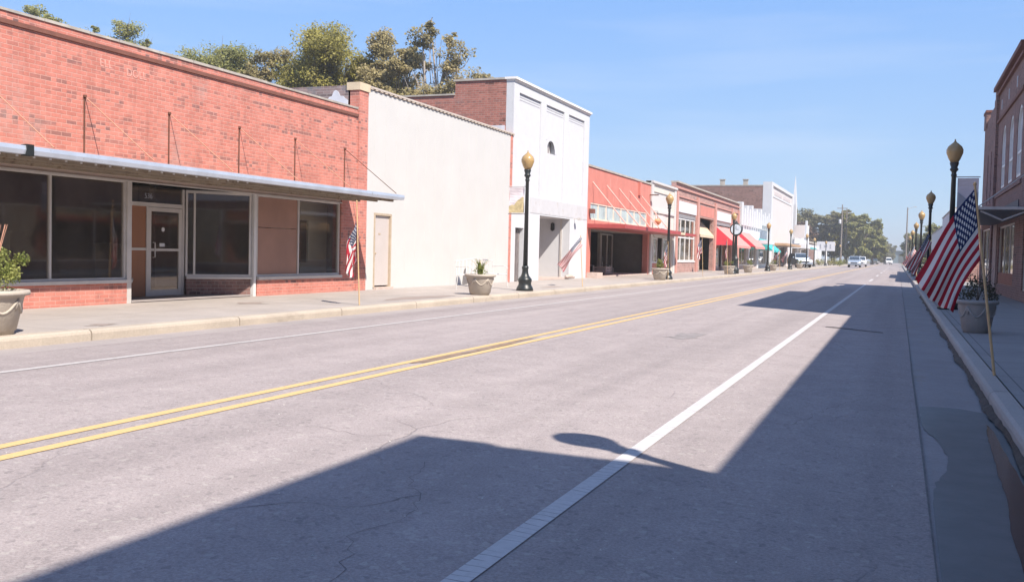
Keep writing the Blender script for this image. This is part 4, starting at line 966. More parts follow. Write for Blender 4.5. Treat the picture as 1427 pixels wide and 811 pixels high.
def right_side():
    X = FR
    # A: tall block left and behind the camera
    t = right_block('tall_brick_block', 'tall dark brick block south of the camera, end block of the row', -24, 1.9, 7.84, None)
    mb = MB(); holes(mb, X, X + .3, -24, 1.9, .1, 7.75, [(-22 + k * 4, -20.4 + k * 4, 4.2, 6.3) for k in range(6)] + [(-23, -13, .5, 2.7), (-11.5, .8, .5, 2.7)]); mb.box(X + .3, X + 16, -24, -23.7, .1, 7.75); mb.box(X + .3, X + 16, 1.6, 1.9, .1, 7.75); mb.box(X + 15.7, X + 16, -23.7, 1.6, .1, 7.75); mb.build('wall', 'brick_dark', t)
    c = MB(); c.box(X - .12, X + .4, -24.1, 1.9, 7.75, 7.88); c.build('cornice', 'cap', t)
    r = MB(); r.box(X + .3, X + 15.7, -23.7, 1.6, 7.2, 7.3); r.build('roof', 'roof', t)
    i = MB(); i.box(X + 6, X + 6.1, -23.7, 1.6, .1, 7.1); i.box(X + .3, X + 6, -23.7, 1.6, 3.3, 3.4); i.build('inner_wall', 'interior', t)
    for k in range(6): window_r(t, -22 + k * 4, -20.4 + k * 4, 4.2, 6.3, X)
    window_r(t, -23, -13, .5, 2.7, X, 3); window_r(t, -11.5, .8, .5, 2.7, X, 4)
    # B: low shops beside the camera
    t = right_block('low_brick_shop', 'low brick shop beside the camera with wide glass front', 1.9, 20.3, 5.44, None)
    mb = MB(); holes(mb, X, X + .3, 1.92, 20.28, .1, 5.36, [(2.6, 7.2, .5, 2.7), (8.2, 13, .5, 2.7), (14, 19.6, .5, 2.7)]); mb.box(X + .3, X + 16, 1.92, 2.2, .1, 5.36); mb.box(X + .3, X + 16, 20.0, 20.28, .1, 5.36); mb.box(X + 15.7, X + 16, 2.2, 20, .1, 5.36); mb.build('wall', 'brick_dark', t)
    c = MB(); c.box(X - .05, X + .35, 1.92, 20.88, 5.36, 5.44); c.build('coping', 'cap', t)
    r = MB(); r.box(X + .3, X + 15.7, 2.2, 20, 4.8, 4.9); r.build('roof', 'roof', t)
    i = MB(); i.box(X + 6, X + 6.1, 2.2, 20, .1, 4.7); i.box(X + .3, X + 6, 2.2, 20, 3.2, 3.3); i.build('inner_wall', 'interior', t)
    for a, b in ((2.6, 7.2), (8.2, 13), (14, 19.6)): window_r(t, a, b, .5, 2.7, X, 2)
    s = MB(); s.box(X - .06, X - .005, 2.2, 20., 3.0, 3.9); s.build('sign_band', 'white_far', t)
    # C: tallest block
    t = right_block('tallest_brick_block', 'tallest brick block of the right-hand row, mostly out of the frame', 20.3, 32.85, 8.98, None)
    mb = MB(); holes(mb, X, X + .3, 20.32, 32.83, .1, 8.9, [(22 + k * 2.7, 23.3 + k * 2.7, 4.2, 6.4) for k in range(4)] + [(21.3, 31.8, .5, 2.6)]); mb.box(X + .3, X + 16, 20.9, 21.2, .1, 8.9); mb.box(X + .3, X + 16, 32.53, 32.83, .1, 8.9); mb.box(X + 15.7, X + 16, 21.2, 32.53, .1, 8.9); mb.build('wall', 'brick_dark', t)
    c = MB(); c.box(X - .05, X + .4, 20.3, 32.84, 8.9, 9.0); c.build('cornice', 'cap', t)
    r = MB(); r.box(X + .3, X + 15.7, 21.2, 32.5, 8.3, 8.4); r.build('roof', 'roof', t)
    i = MB(); i.box(X + 6, X + 6.1, 21.2, 32.5, .1, 8.2); i.box(X + .3, X + 6, 21.2, 32.5, 3.3, 3.4); i.build('inner_wall', 'interior', t)
    for k in range(4): window_r(t, 22 + k * 2.7, 23.3 + k * 2.7, 4.2, 6.4, X)
    window_r(t, 21.3, 31.8, .5, 2.6, X, 4)
    # D: arched windows
    t = right_block('arched_window_building', 'brown brick two-storey building with a row of white arched windows', 32.85, 41.8, 7.95, None)
    ws = [(33.9, 1.35), (36.35, 1.35), (38.85, 1.35)]
    mb = MB(); holes(mb, X, X + .3, 32.87, 41.8, .1, 7.85, [(y - w / 2, y + w / 2, 3.98, 5.55 + w / 2) for y, w in ws] + [(34.2, 39.4, .55, 2.6)])
    for y, w in ws:       # brick spandrels around each arch head
        n = 12; r = w / 2
        for s_ in (-1, 1):
            pts = [(y + s_ * r, 5.55 + r)] + [(y + s_ * r * math.cos(PI / 2 * k / n), 5.55 + r * math.sin(PI / 2 * k / n)) for k in range(n + 1)]
            mb.prism(pts, 'x', X + .002, X + .2)
    mb.box(X + .3, X + 16, 32.87, 33.1, .1, 7.85); mb.box(X + .3, X + 16, 41.5, 41.8, .1, 7.85); mb.box(X + 15.7, X + 16, 33.1, 41.5, .1, 7.85); mb.build('wall', 'brick_dark', t)
    i = MB(); i.box(X + 4, X + 4.1, 33.1, 41.5, .1, 7.0); i.box(X + .3, X + 4, 33.1, 41.5, 3.3, 3.4); i.build('inner_wall', 'interior', t)
    p = MB(); p.box(X - .1, X, 41.2, 41.8, .17, 8.0); p.box(X - .05, X, 32.87, 41.2, 3.72, 3.86); p.each('pilaster', 'brick_dark', t)
    c = MB(); c.box(X - .18, X + .3, 32.86, 41.85, 7.85, 8.0); c.box(X - .1, X, 32.86, 41.18, 7.62, 7.72); c.box(X - .07, X, 32.86, 41.18, 6.55, 6.65); c.build('cornice', 'dark_course', t)
    v = MB(); [v.box(X - .02, X, y - .07, y + .07, 6.95, 7.3) for y in (35.1, 37.6, 40.1)]; v.each('wall_anchor', 'blind', t)
    q = MB(); q.box(X - .04, X - .002, 39.7, 41.15, .18, 2.72); q.build('pale_pier', mat('pinkish_pier', (.34, .26, .235), .8, .12, 3.), t)
    q = MB(); q.box(X + .04, X + .1, 34.25, 39.35, .56, .95); q.build('kick_panel', mat('rusty_panel', (.28, .12, .08), .8, .15, 4.), t)
    r = MB(); r.box(X + .3, X + 15.7, 33.1, 41.5, 7.3, 7.4); r.build('roof', 'roof', t)
    for y, w in ws: arch_window(t, y, w, 3.98, 5.55, X + .08)
    window_r(t, 34.2, 39.4, .55, 2.6, X, 2)
    b = MB(); b.box(X - .03, X - .002, 33.2, 41.1, 2.9, 3.25); b.build('sign_band', mat('dark_fascia', (.08, .08, .09), .6, .1, 2.), t)
    k = MB(); k.box(X - 1.45, X - .005, 29.6, 41.1, 2.72, 2.80); k.box(X - 1.47, X - 1.40, 29.6, 41.1, 2.64, 2.84); cn = k.build('canopy', mat('dark_canopy_metal', (.10, .10, .11), .5, .1, 3.), t)
    k = MB(); k.box(X - 1.47, X - .01, 29.52, 29.6, 2.75, 2.83); k.build('canopy_edge', 'alum', cn); k = MB(); k.tube([(X - 1.3, 29.62, 2.72), (X - .75, 29.62, 2.46), (X - .15, 29.62, 2.72)], .03, 6); [k.tube([(X, y, 3.9), (X - 1.35, y, 2.84)], .02, 6) for y in (31, 34, 37, 40)]; k.each('tie_rod', 'alum', cn)
    # E
    t = right_block('narrow_window_building', 'brick building with narrow windows at the end of the shaded row', 41.8, 47.8, 7.8, None)
    mb = MB(); holes(mb, X, X + .3, 41.82, 47.8, .1, 7.1, [(43.6, 44.05, 3.7, 5.8), (45.2, 45.65, 3.7, 5.8), (42.6, 47, .5, 2.7)]); mb.box(X, X + .3, 41.82, 43.4, 7.1, 7.75); mb.box(X, X + .3, 43.4, 45., 7.1, 7.5); mb.box(X, X + .3, 45, 46.6, 7.1, 7.35); mb.box(X - .05, X + .3, 46.6, 47.8, 7.1, 7.75)
    mb.box(X + .3, X + 16, 47.5, 47.8, .1, 7.3); mb.box(X + 15.7, X + 16, 42, 47.5, .1, 7.3); mb.build('wall', 'brick_dark', t)
    c = MB(); c.box(X - .08, X + .3, 46.55, 47.85, 7.75, 7.85); c.build('coping', 'dark_course', t); c = MB(); c.box(X - .06, X, 41.82, 47.8, 3.5, 3.62); c.build('string_course', 'dark_course', t)
    r = MB(); r.box(X + .3, X + 15.7, 41.82, 47.5, 6.9, 7.0); r.build('roof', 'roof', t)
    i = MB(); i.box(X + 4, X + 4.1, 41.9, 47.5, .1, 6.8); i.build('inner_wall', 'interior', t)
    window_r(t, 43.6, 44.05, 3.7, 5.8, X, gl='blind'); window_r(t, 45.2, 45.65, 3.7, 5.8, X, gl='blind'); window_r(t, 42.6, 47, .5, 2.7, X, 1)
    k = MB(); k.box(X - 1.3, X - .005, 42.0, 47.4, 2.95, 3.1); k.build('canopy', 'galv', t)
    # sunlit low shops further along
    for (y0, y1, z, m, lab, nm) in ((60, 72, 4.3, 'brick_far', 'low brown brick shop past the gap on the right', 'low_brown_shop'), (72.2, 90, 4.9, 'white_far', 'low white shop on the right behind the flag', 'low_white_shop'), (90.2, 118, 4.2, 'white_paint', 'long low white shop farthest along on the right', 'low_white_shop')):
        t = thing(nm, lab, 'building', (X, (y0 + y1) / 2, 0)); n = int((y1 - y0) / 5); w = (y1 - y0) / n
        mb = MB(); holes(mb, X, X + .3, y0, y1, .1, z, [(y0 + k * w + .7, y0 + (k + 1) * w - .7, .5, 2.6) for k in range(n)]); mb.box(X + .3, X + 14, y0, y0 + .3, .1, z); mb.box(X + .3, X + 14, y1 - .3, y1, .1, z); mb.box(X + 13.7, X + 14, y0 + .3, y1 - .3, .1, z); mb.build('wall', m, t)
        r = MB(); r.box(X + .3, X + 13.7, y0 + .3, y1 - .3, z - .5, z - .4); r.build('roof', 'roof', t)
        c = MB(); c.box(X - .05, X + .35, y0, y1, z, z + .1); c.build('coping', 'cap', t)
        for k in range(n): window_r(t, y0 + k * w + .7, y0 + (k + 1) * w - .7, .5, 2.6, X, 1)
def window_r(t, y0, y1, z0, z1, X, n=0, gl='glass'):
    mb = MB(); f = .06
    mb.box(X + .05, X + .12, y0, y1, z1 - f, z1); mb.box(X + .05, X + .12, y0, y1, z0, z0 + f); mb.box(X + .05, X + .12, y0, y0 + f, z0 + f, z1 - f); mb.box(X + .05, X + .12, y1 - f, y1, z0 + f, z1 - f)
    for k in range(n):
        q = y0 + (y1 - y0) * (k + 1) / (n + 1); mb.box(X + .055, X + .115, q - f / 2, q + f / 2, z0 + f, z1 - f)
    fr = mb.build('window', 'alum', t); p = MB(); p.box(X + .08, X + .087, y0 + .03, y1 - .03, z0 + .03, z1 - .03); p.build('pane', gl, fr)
right_side()

# ------------------------------------------------------------------ street lamps
def lamp(loc, label, banner=None):
    t = thing('street_lamp', label, 'street lamp', loc, 0, 'acorn street lamps along the kerbs')
    b = MB()
    b.lathe([(.25, 0), (.25, .05), (.235, .09), (.215, .13), (.19, .17), (.185, .24), (.205, .29), (.20, .34), (.17, .38), (.12, .44), (.095, .52), (.088, .62), (.10, .66), (.10, .69), (.078, .73)], 20)
    b.build('base', 'black_iron', t, smooth=True, world=False)
    p = MB(); p.lathe([(.072, .73), (.05, 3.18), (.066, 3.2), (.066, 3.23), (.052, 3.26), (.06, 3.30), (.095, 3.34), (.095, 3.37), (.07, 3.40), (.105, 3.50), (.10, 3.52)], 16, mod=lambda a, i: 1 + (.05 * math.cos(8 * a) if i < 2 else 0))
    p.build('pole', 'black_iron', t, smooth=True, world=False)
    g_ = MB(); g_.lathe([(.085, 3.52), (.13, 3.60), (.185, 3.74), (.19, 3.82), (.155, 3.90), (.09, 3.96), (.04, 4.0), (.015, 4.04), (.02, 4.06), (.0, 4.08)], 20)
    g_.build('globe', 'globe', t, smooth=True, world=False)
    return t
L_y = [26.45, 45.3, 64.6, 83.0, 101.0, 119.5]
nm = ['beside the white tower front', 'in front of the cream shop', 'beside the street clock and red awnings', 'in front of the white fin building', 'in front of the tall blank pale front', 'beside the parked silver car']
xl = KL - .42
L0 = lamp((xl, L_y[0], .155), 'black acorn-globe street lamp with a banner ' + nm[0])
lamps = [L0]
for k in range(1, 6): lamps.append(dup(L0, (xl, L_y[k], .155), label='black acorn-globe street lamp ' + nm[k]))
for k, y in enumerate((142, 165, 188, 206)):
    dup(L0, (-11.0, y, .155), label='small far street lamp past the spired building, ' + ('nearest', 'second', 'third', 'farthest')[k] + ' of four')
R_y = [4.25, 25.6, 44.0, 61, 79, 99, 122]
rn = ['just outside the frame on the near right kerb', 'with a banner behind the big flag on the right', 'on the right kerb just past the shaded row', 'on the right kerb, third before the low shops', 'on the right kerb, before the white shops', 'on the right kerb, near the far white shops', 'farthest on the right kerb']
for k, y in enumerate(R_y): dup(L0, (KR + .36, y, .155), label='black acorn-globe street lamp ' + rn[k])
def banner(x, y, z0, sgn, w, h, label, cols):
    t = thing('lamp_banner', label, 'banner', (x, y, z0 + h))
    a = MB(); a.tube([(x, y, z0 + h + .03), (x + sgn * (w + .12), y, z0 + h + .03)], .014, 6); a.tube([(x, y, z0 - .03), (x + sgn * (w + .12), y, z0 - .03)], .014, 6); a.build('bracket', 'alum', t)
    x0 = x + sgn * .09; x1 = x + sgn * (w + .09)
    c = MB(); n = 10; vs = []
    for i in range(n + 1):
        for j in range(3): vs.append((x0 + (x1 - x0) * j / 2, y + .02 * math.sin(i * .9 + j), z0 + h * i / n))
    c.add(vs, [(3 * i + j, 3 * i + j + 1, 3 * i + j + 4, 3 * i + j + 3) for i in range(n) for j in range(2)])
    cl = c.build('cloth', cols[0], t); s = cl.modifiers.new('t', 'SOLIDIFY'); s.thickness = .004; s.offset = 0
    p = MB(); m_ = 8; top = [(x0 + (x1 - x0) * k / m_, z0 + h * (.62 - .34 * (1 / (1 + math.exp(-9 * (k / m_ - .45)))) + .03 * math.sin(k * 2.2))) for k in range(m_ + 1)]
    if sgn > 0: top = [(a_, z0 + h * .45 - abs(k - m_ / 2) * -.05) for k, (a_, b_) in enumerate(top)]
    p.prism([(x0, z0)] + top + [(x1, z0)], 'y', y - .032, y - .028); p.build('print', cols[1], cl)
banner(xl, 26.45, 2.42, -1, .46, .74, 'pale banner with tan artwork on the lamp by the white tower', ('banner_pink', 'banner_art'))
banner(KR + .36, 25.6, 2.35, 1, .46, .95, 'white banner with dark artwork on the lamp behind the big flag', ('banner_pink', 'sign_text'))
# street clock
def clock():
    x, y = KL - .5, 66.2
    t = thing('street_clock', 'black post clock with round pale face near the red awnings', 'clock', (x, y, .155))
    p = MB(); p.lathe([(.26, 0), (.26, .3), (.2, .38), (.18, .9), (.22, .98), (.15, 1.05), (.11, 1.3), (.09, 2.5), (.16, 2.56), (.1, 2.62)], 16, (x, y, .155)); p.build('post', 'black_iron', t, smooth=True)
    h = MB(); h.lathe([(.36, 0), (.42, .04), (.42, .26), (.36, .30)], 28); h.v = [(x + p_[0], y - .15 + p_[2], 3.12 + p_[1]) for p_ in h.v]; c = h.build('case', 'black_iron', t)
    f = MB(); f.lathe([(.34, 0), (.34, .02)], 28); f.v = [(x + p_[0], y - .172 + p_[2], 3.12 + p_[1]) for p_ in f.v]; f.build('dial', 'clock_face', c)
    f = MB(); f.box(x - .012, x + .012, y - .18, y - .174, 3.12, 3.38); f.box(x, x + .18, y - .18, y - .174, 3.1, 3.125); f.build('hand', 'black_iron', c)
    f = MB(); f.lathe([(.12, 3.52), (.08, 3.6), (.03, 3.66), (.0, 3.75)], 12, (x, y, 0)); f.build('finial', 'black_iron', t)
clock()

# ------------------------------------------------------------------ planters
def leaves(mb, c, rx, ry, rz, n, s, rnd, up=.3):
    for _ in range(n):
        d = Vector((rnd.gauss(0, 1), rnd.gauss(0, 1), rnd.gauss(0, 1))).normalized() * rnd.random() ** .45
        p = Vector((c[0] + d.x * rx, c[1] + d.y * ry, c[2] + d.z * rz))
        a = Vector((rnd.uniform(-1, 1), rnd.uniform(-1, 1), rnd.uniform(-1, 1))).normalized() * s * rnd.uniform(.5, 1.2)
        nn = Vector((rnd.uniform(-1, 1) + up * .6, rnd.uniform(-1, 1) - up * .4, rnd.uniform(-1, 1) + up)); a = a - nn * (a.dot(nn) / max(nn.length_squared, 1e-6)); b = a.cross(nn); b = b.normalized() * a.length * rnd.uniform(.45, .9) if b.length > 1e-6 else Vector((s, 0, 0))
        n0 = len(mb.v); mb.v += [tuple(p - a), tuple(p + b), tuple(p + a), tuple(p - b)]; mb.f.append((n0, n0 + 1, n0 + 2, n0 + 3))
def planter(loc, label, kind, seed, scale=1., m='planter', group='stone planters along the sidewalks'):
    t = thing('planter', label, 'planter', loc, seed * 1.3, group)
    k = scale
    p = MB(); p.lathe([(.245 * k, 0), (.25 * k, .04), (.27 * k, .05), (.345 * k, .44), (.355 * k, .46), (.40 * k, .475), (.41 * k, .50), (.40 * k, .53), (.36 * k, .535), (.34 * k, .49), (.32 * k, .47)], 32)
    p.build('bowl', m, t, smooth=True, world=False)
    sw = MB()                                     # hanging garland relief
    for q in range(6):
        a0 = q * PI / 3; pts = []
        for i in range(9):
            u = i / 8; a = a0 + u * PI / 3; z = .42 - .16 * math.sin(PI * u); r = (.27 + .075 * (z - .05) / .39) * k
            pts.append((r * math.cos(a), r * math.sin(a), z))
        sw.tube(pts, .018, 6)
        a = a0; r = .335 * k; sw.tube([(r * math.cos(a), r * math.sin(a), .44), (.315 * k * math.cos(a), .315 * k * math.sin(a), .30)], .022, 6)
    sw.build('garland_relief', m, t, world=False, smooth=True)
    so = MB(); so.lathe([(.33 * k, .46), (.33 * k, .485)], 20); so.build('soil', 'soil', t, world=False)
    rnd = random.Random(seed); pl = MB()
    if kind == 'shrub':
        for c in ((0, 0, .62, .30, .18, 900), (.12, .1, .86, .18, .17, 520), (.3, .3, .95, .1, .1, 200), (.42, .05, .90, .11, .09, 220), (.35, .25, .76, .13, .1, 260), (-.15, -.02, .76, .16, .13, 350), (.25, -.08, .75, .11, .10, 220), (.18, -.2, .68, .12, .08, 200), (-.02, .12, .92, .09, .10, 160), (.3, .05, .84, .06, .06, 80)):
            leaves(pl, c[:3], c[3], c[3], c[4], c[5], .02, rnd)
        pl.build('shrub', 'leaf_plant', t, world=False)
        st = MB()
        for _ in range(10):
            a = rnd.uniform(0, 6.28); st.tube([(0, 0, .5), (.08 * math.cos(a), .08 * math.sin(a), .85), (.2 * math.cos(a), .2 * math.sin(a), 1.22 + rnd.random() * .14)], [.008, .006, .003], 5)
        st.build('dry_stems', 'tan_rod', t, world=False)
    elif kind == 'spiky':
        for _ in range(60):
            a = rnd.uniform(0, 6.28); l = rnd.uniform(.2, .48); sp = rnd.uniform(.1, .9); w = .012
            e = Vector((math.cos(a) * l * sp, math.sin(a) * l * sp, .49 + l)); mdl = Vector((math.cos(a) * l * sp * .4, math.sin(a) * l * sp * .4, .49 + l * .65)); n_ = Vector((-math.sin(a), math.cos(a), 0)) * w
            b0 = Vector((math.cos(a) * .05, math.sin(a) * .05, .48)); pl.add([b0 - n_, b0 + n_, mdl + n_, mdl - n_, e], [(0, 1, 2, 3), (3, 2, 4)])
        leaves(pl, (0, 0, .60), .2, .2, .13, 260, .022, rnd)
        pl.build('spiky_plant', 'leaf_plant', t, world=False)
        fl = MB(); leaves(fl, (.05, 0, .85), .3, .3, .12, 50, .02, rnd); fl.build('flowers', mat('pale_flowers', (.7, .5, .45), .7, .3, 20.), t, world=False)
    else:
        for _ in range(7): leaves(pl, (rnd.uniform(-.2, .2), rnd.uniform(-.2, .2), rnd.uniform(.58, .85)), .13, .13, .12, 150, .024, rnd)
        pl.build('bushy_plant', 'leaf_grey' if kind == 'grey' else 'leaf_plant', t, world=False)
        st = MB()
        for _ in range(9):
            a = rnd.uniform(0, 6.28); st.tube([(0, 0, .5), (.1 * math.cos(a), .1 * math.sin(a), .8), (.22 * math.cos(a), .22 * math.sin(a), 1.05)], [.008, .006, .003], 5)
        st.build('stems', 'bark', t, world=False)
    return t
planter((-10.13, 8.47, .155), 'stone planter with bright green shrub cut off by the left frame edge', 'shrub', 1, 1.12)
planter((-10.02, 22.95, .155), 'stone planter with spiky plant before the blank white facade', 'spiky', 2)
planter((-10.05, 43.4, .155), 'stone planter with yellow-green plant before the salmon shop', 'bushy', 3)
planter((-10.1, 63.0, .155), 'stone planter just before the street clock', 'bushy', 4)
planter((-10.1, 71.6, .155), 'stone planter just past the street clock', 'bushy', 5)
planter((-10.1, 86.5, .155), 'small far stone planter in front of the white fin building', 'bushy', 6)
planter((-10.1, 111.0, .155), 'small far stone planter in front of the parked silver car', 'bushy', 7)
planter((1.22, 17.5, .155), 'grey planter of dark twiggy plants in the shade behind the big flag', 'grey', 8, .80, 'planter_grey')
planter((1.25, 50.5, .155), 'sunlit pale planter on the right kerb just past the shade', 'bushy', 9, .9)
planter((1.25, 63.5, .155), 'sunlit planter farther along the right kerb', 'bushy', 10, .9)
# bench: white wire bench by the planter
def bench():
    x, y0, y1 = -11.5, 25.2, 27.9
    t = thing('wire_bench', 'white curled wire bench between planter and blank white facade', 'bench', (x, (y0 + y1) / 2, .16))
    z = .16
    s = MB(); [s.tube([(x - .22, y0 + k * .2, z + .43), (x + .22, y0 + k * .2, z + .43)], .008, 6) for k in range(10)]; s.tube([(x - .22, y0, z + .43), (x - .22, y1, z + .43)], .014, 6); s.tube([(x + .22, y0, z + .43), (x + .22, y1, z + .43)], .014, 6); s.build('seat', 'white_metal', t)
    b = MB(); b.tube([(x - .24, y0, z + .4), (x - .28, y0, z + .82), (x - .28, (y0 + y1) / 2, z + .9), (x - .28, y1, z + .82), (x - .24, y1, z + .4)], .014, 6)
    [b.tube([(x - .24, y0 + .15 + k * .25, z + .43), (x - .28, y0 + .27 + k * .25, z + .84)], .008, 6) for k in range(6)]; b.build('backrest', 'white_metal', t)
    for yy in (y0, y1):
        l = MB(); l.tube([(x - .25, yy, z), (x - .2, yy, z + .43)], .014, 6); l.tube([(x + .26, yy, z), (x + .2, yy, z + .43), (x + .24, yy, z + .62), (x + .1, yy, z + .68), (x - .26, yy, z + .66)], .014, 6); l.build('leg_and_arm', mat('shaded_wire', (.55, .54, .53), .5, .1, 5.), t)
bench()

# ------------------------------------------------------------------ flags
def grid_flag(name, fn, parent, nu=44, nv=26):
    mb = MB(); uv = []
    for j in range(nv + 1):
        for i in range(nu + 1):
            u, v = i / nu, j / nv; mb.v.append(tuple(fn(u, v))); uv.append((u, v))
    mb.f = [(j * (nu + 1) + i, j * (nu + 1) + i + 1, (j + 1) * (nu + 1) + i + 1, (j + 1) * (nu + 1) + i) for j in range(nv) for i in range(nu)]
    o = mb.build(name, 'flag', parent, smooth=True, world=False, uv=uv)
    s = o.modifiers.new('t', 'SOLIDIFY'); s.thickness = .0015
    return o
def bez(P, t):
    P = [Vector(p) for p in P]
    while len(P) > 1: P = [a.lerp(b, t) for a, b in zip(P, P[1:])]
    return P[0]
def flag_hang(u, v, amp=1., ph=0., side=-1.):
    """limp flag: hoist along the pole, fly end falling in folds"""
    z = -.76 * v * (1 - .55 * u) - 1.02 * u ** 1.15 * (1 - .18 * v)
    x = side * (.03 + .20 * math.sin(min(1, u * 1.1) * PI * .62) * (1 - .35 * v) * amp) + .02 * math.sin(9 * u + 5 * v + ph)
    f = .055 * math.sin(v * 13 + u * 4 + ph) * min(1, u * 2.5) * amp
    x += f * .9
    y = .05 * math.cos(v * 13 + u * 3 + ph) * min(1, u * 3) - .04 * u
    return Vector((x, y, z - .02))
def flag_big(u, v):
    # edges given in metres from the pole top at y = 0: x towards the road is negative
    T = [(0, 0, 0), (-.13, -.03, -.20), (-.25, -.08, -.28), (-.32, -.05, -.60), (-.53, -.02, -.95)]
    Bm = [(.075, 0, -.735), (.0, -.03, -.85), (-.08, .03, -.98), (-.13, .05, -1.13), (-.155, .03, -1.27)]
    a = bez(T, u); b = bez(Bm, u)
    w = v if u < .05 else v ** (1 - .12 * u)
    p = a.lerp(b, w)
    bul = math.sin(PI * w) * u
    p.z -= .05 * bul; p.x += -.02 * bul
    p.y += .045 * math.sin(w * 9 + 2.2 * u) * u + .05 * math.sin(w * 20) * max(0, u - .5)
    p.z += .012 * math.sin(w * 22 + 1) * max(0, u - .45) * 2
    return p
def flag_blow(u, v):
    p = Vector((-.55 * u - .28 * math.sin(u * 2) * .0, -.10 * math.sin(u * 5), -.95 * u - .30 * v * (1 - .2 * u)))
    p.x += .16 * v * u + .03 * math.sin(v * 9 + 4 * u); p.y += .05 * math.sin(v * 12 + u * 6) * u
    return p
def flag(loc, lean, h, fn, label, side=None, name='flag'):
    t = thing('flag', label, 'flag', loc, 0, None)
    top = Vector((lean[0], lean[1], h))
    p = MB(); p.tube([(0, 0, 0), tuple(top)], [.014, .011], 8); p.build('pole', 'wood_pole', t, world=False)
    q = MB(); q.lathe([(.0, 0), (.018, .01), (.016, .03), (0, .045)], 8, tuple(top - Vector((0, 0, .01)))); q.build('finial', 'wood_pole', t, world=False)
    T = top * .985
    def f2(u, v):
        d = fn(u, v); return T + d + Vector((-lean[0] * .38 * v * (1 if fn is not flag_big else 0), 0, 0))
    grid_flag('cloth', f2, t)
    return t
flag((.95, 10.95, .155), (-.255, 0), 1.93, flag_big, 'large striped flag in the foreground shade on a wooden pole by the right kerb')
flag((-9.95, 16.8, .155), (-.10, 0), 2.05, lambda u, v: flag_hang(u, v, .85, 0.4, -.8) + Vector((0, 0, -.3)), 'limp flag on a wooden pole where brick shop meets white facade')
flag((-9.95, 31.5, .155), (-.12, .02), 1.7, lambda u, v: flag_blow(u, v) + Vector((-.15 * u, -.35 * u, 0)), 'flag trailing low before the white tower front')
flag((-10.0, 44.9, .155), (-.05, 0), 1.75, lambda u, v: flag_hang(u, v, .9, 1.7, -.6), 'limp flag wrapped against the lamp before the cream shop')
flag((-10.0, 53.6, .155), (-.1, 0), 2.1, lambda u, v: flag_hang(u, v, 1.1, 2.6, -.9), 'limp flag before the brown brick row')
flag((-10.0, 61.9, .155), (-.08, 0), 2.2, lambda u, v: flag_hang(u, v, .5, 3.6, -.5), 'narrow limp flag just before the street clock')
flag((-10.0, 97.5, .155), (-.1, 0), 1.9, flag_blow, 'small far flag blowing before the tall blank pale front')
flag((-10.0, 91.0, .155), (-.1, 0), 1.9, flag_blow, 'small far flag before the teal awning')
flag((.95, 29.5, .155), (-.2, 0), 1.95, lambda u, v: flag_blow(u, v), 'dark flag half hidden behind the big flag')
flag((.95, 55.0, .155), (-.2, 0), 1.95, lambda u, v: flag_blow(u, v), 'sunlit flag past the shade on the right kerb')
flag((.95, 74.0, .155), (-.2, 0), 1.95, lambda u, v: flag_hang(u, v, 1, 1, -1), 'farthest flag on the right kerb')

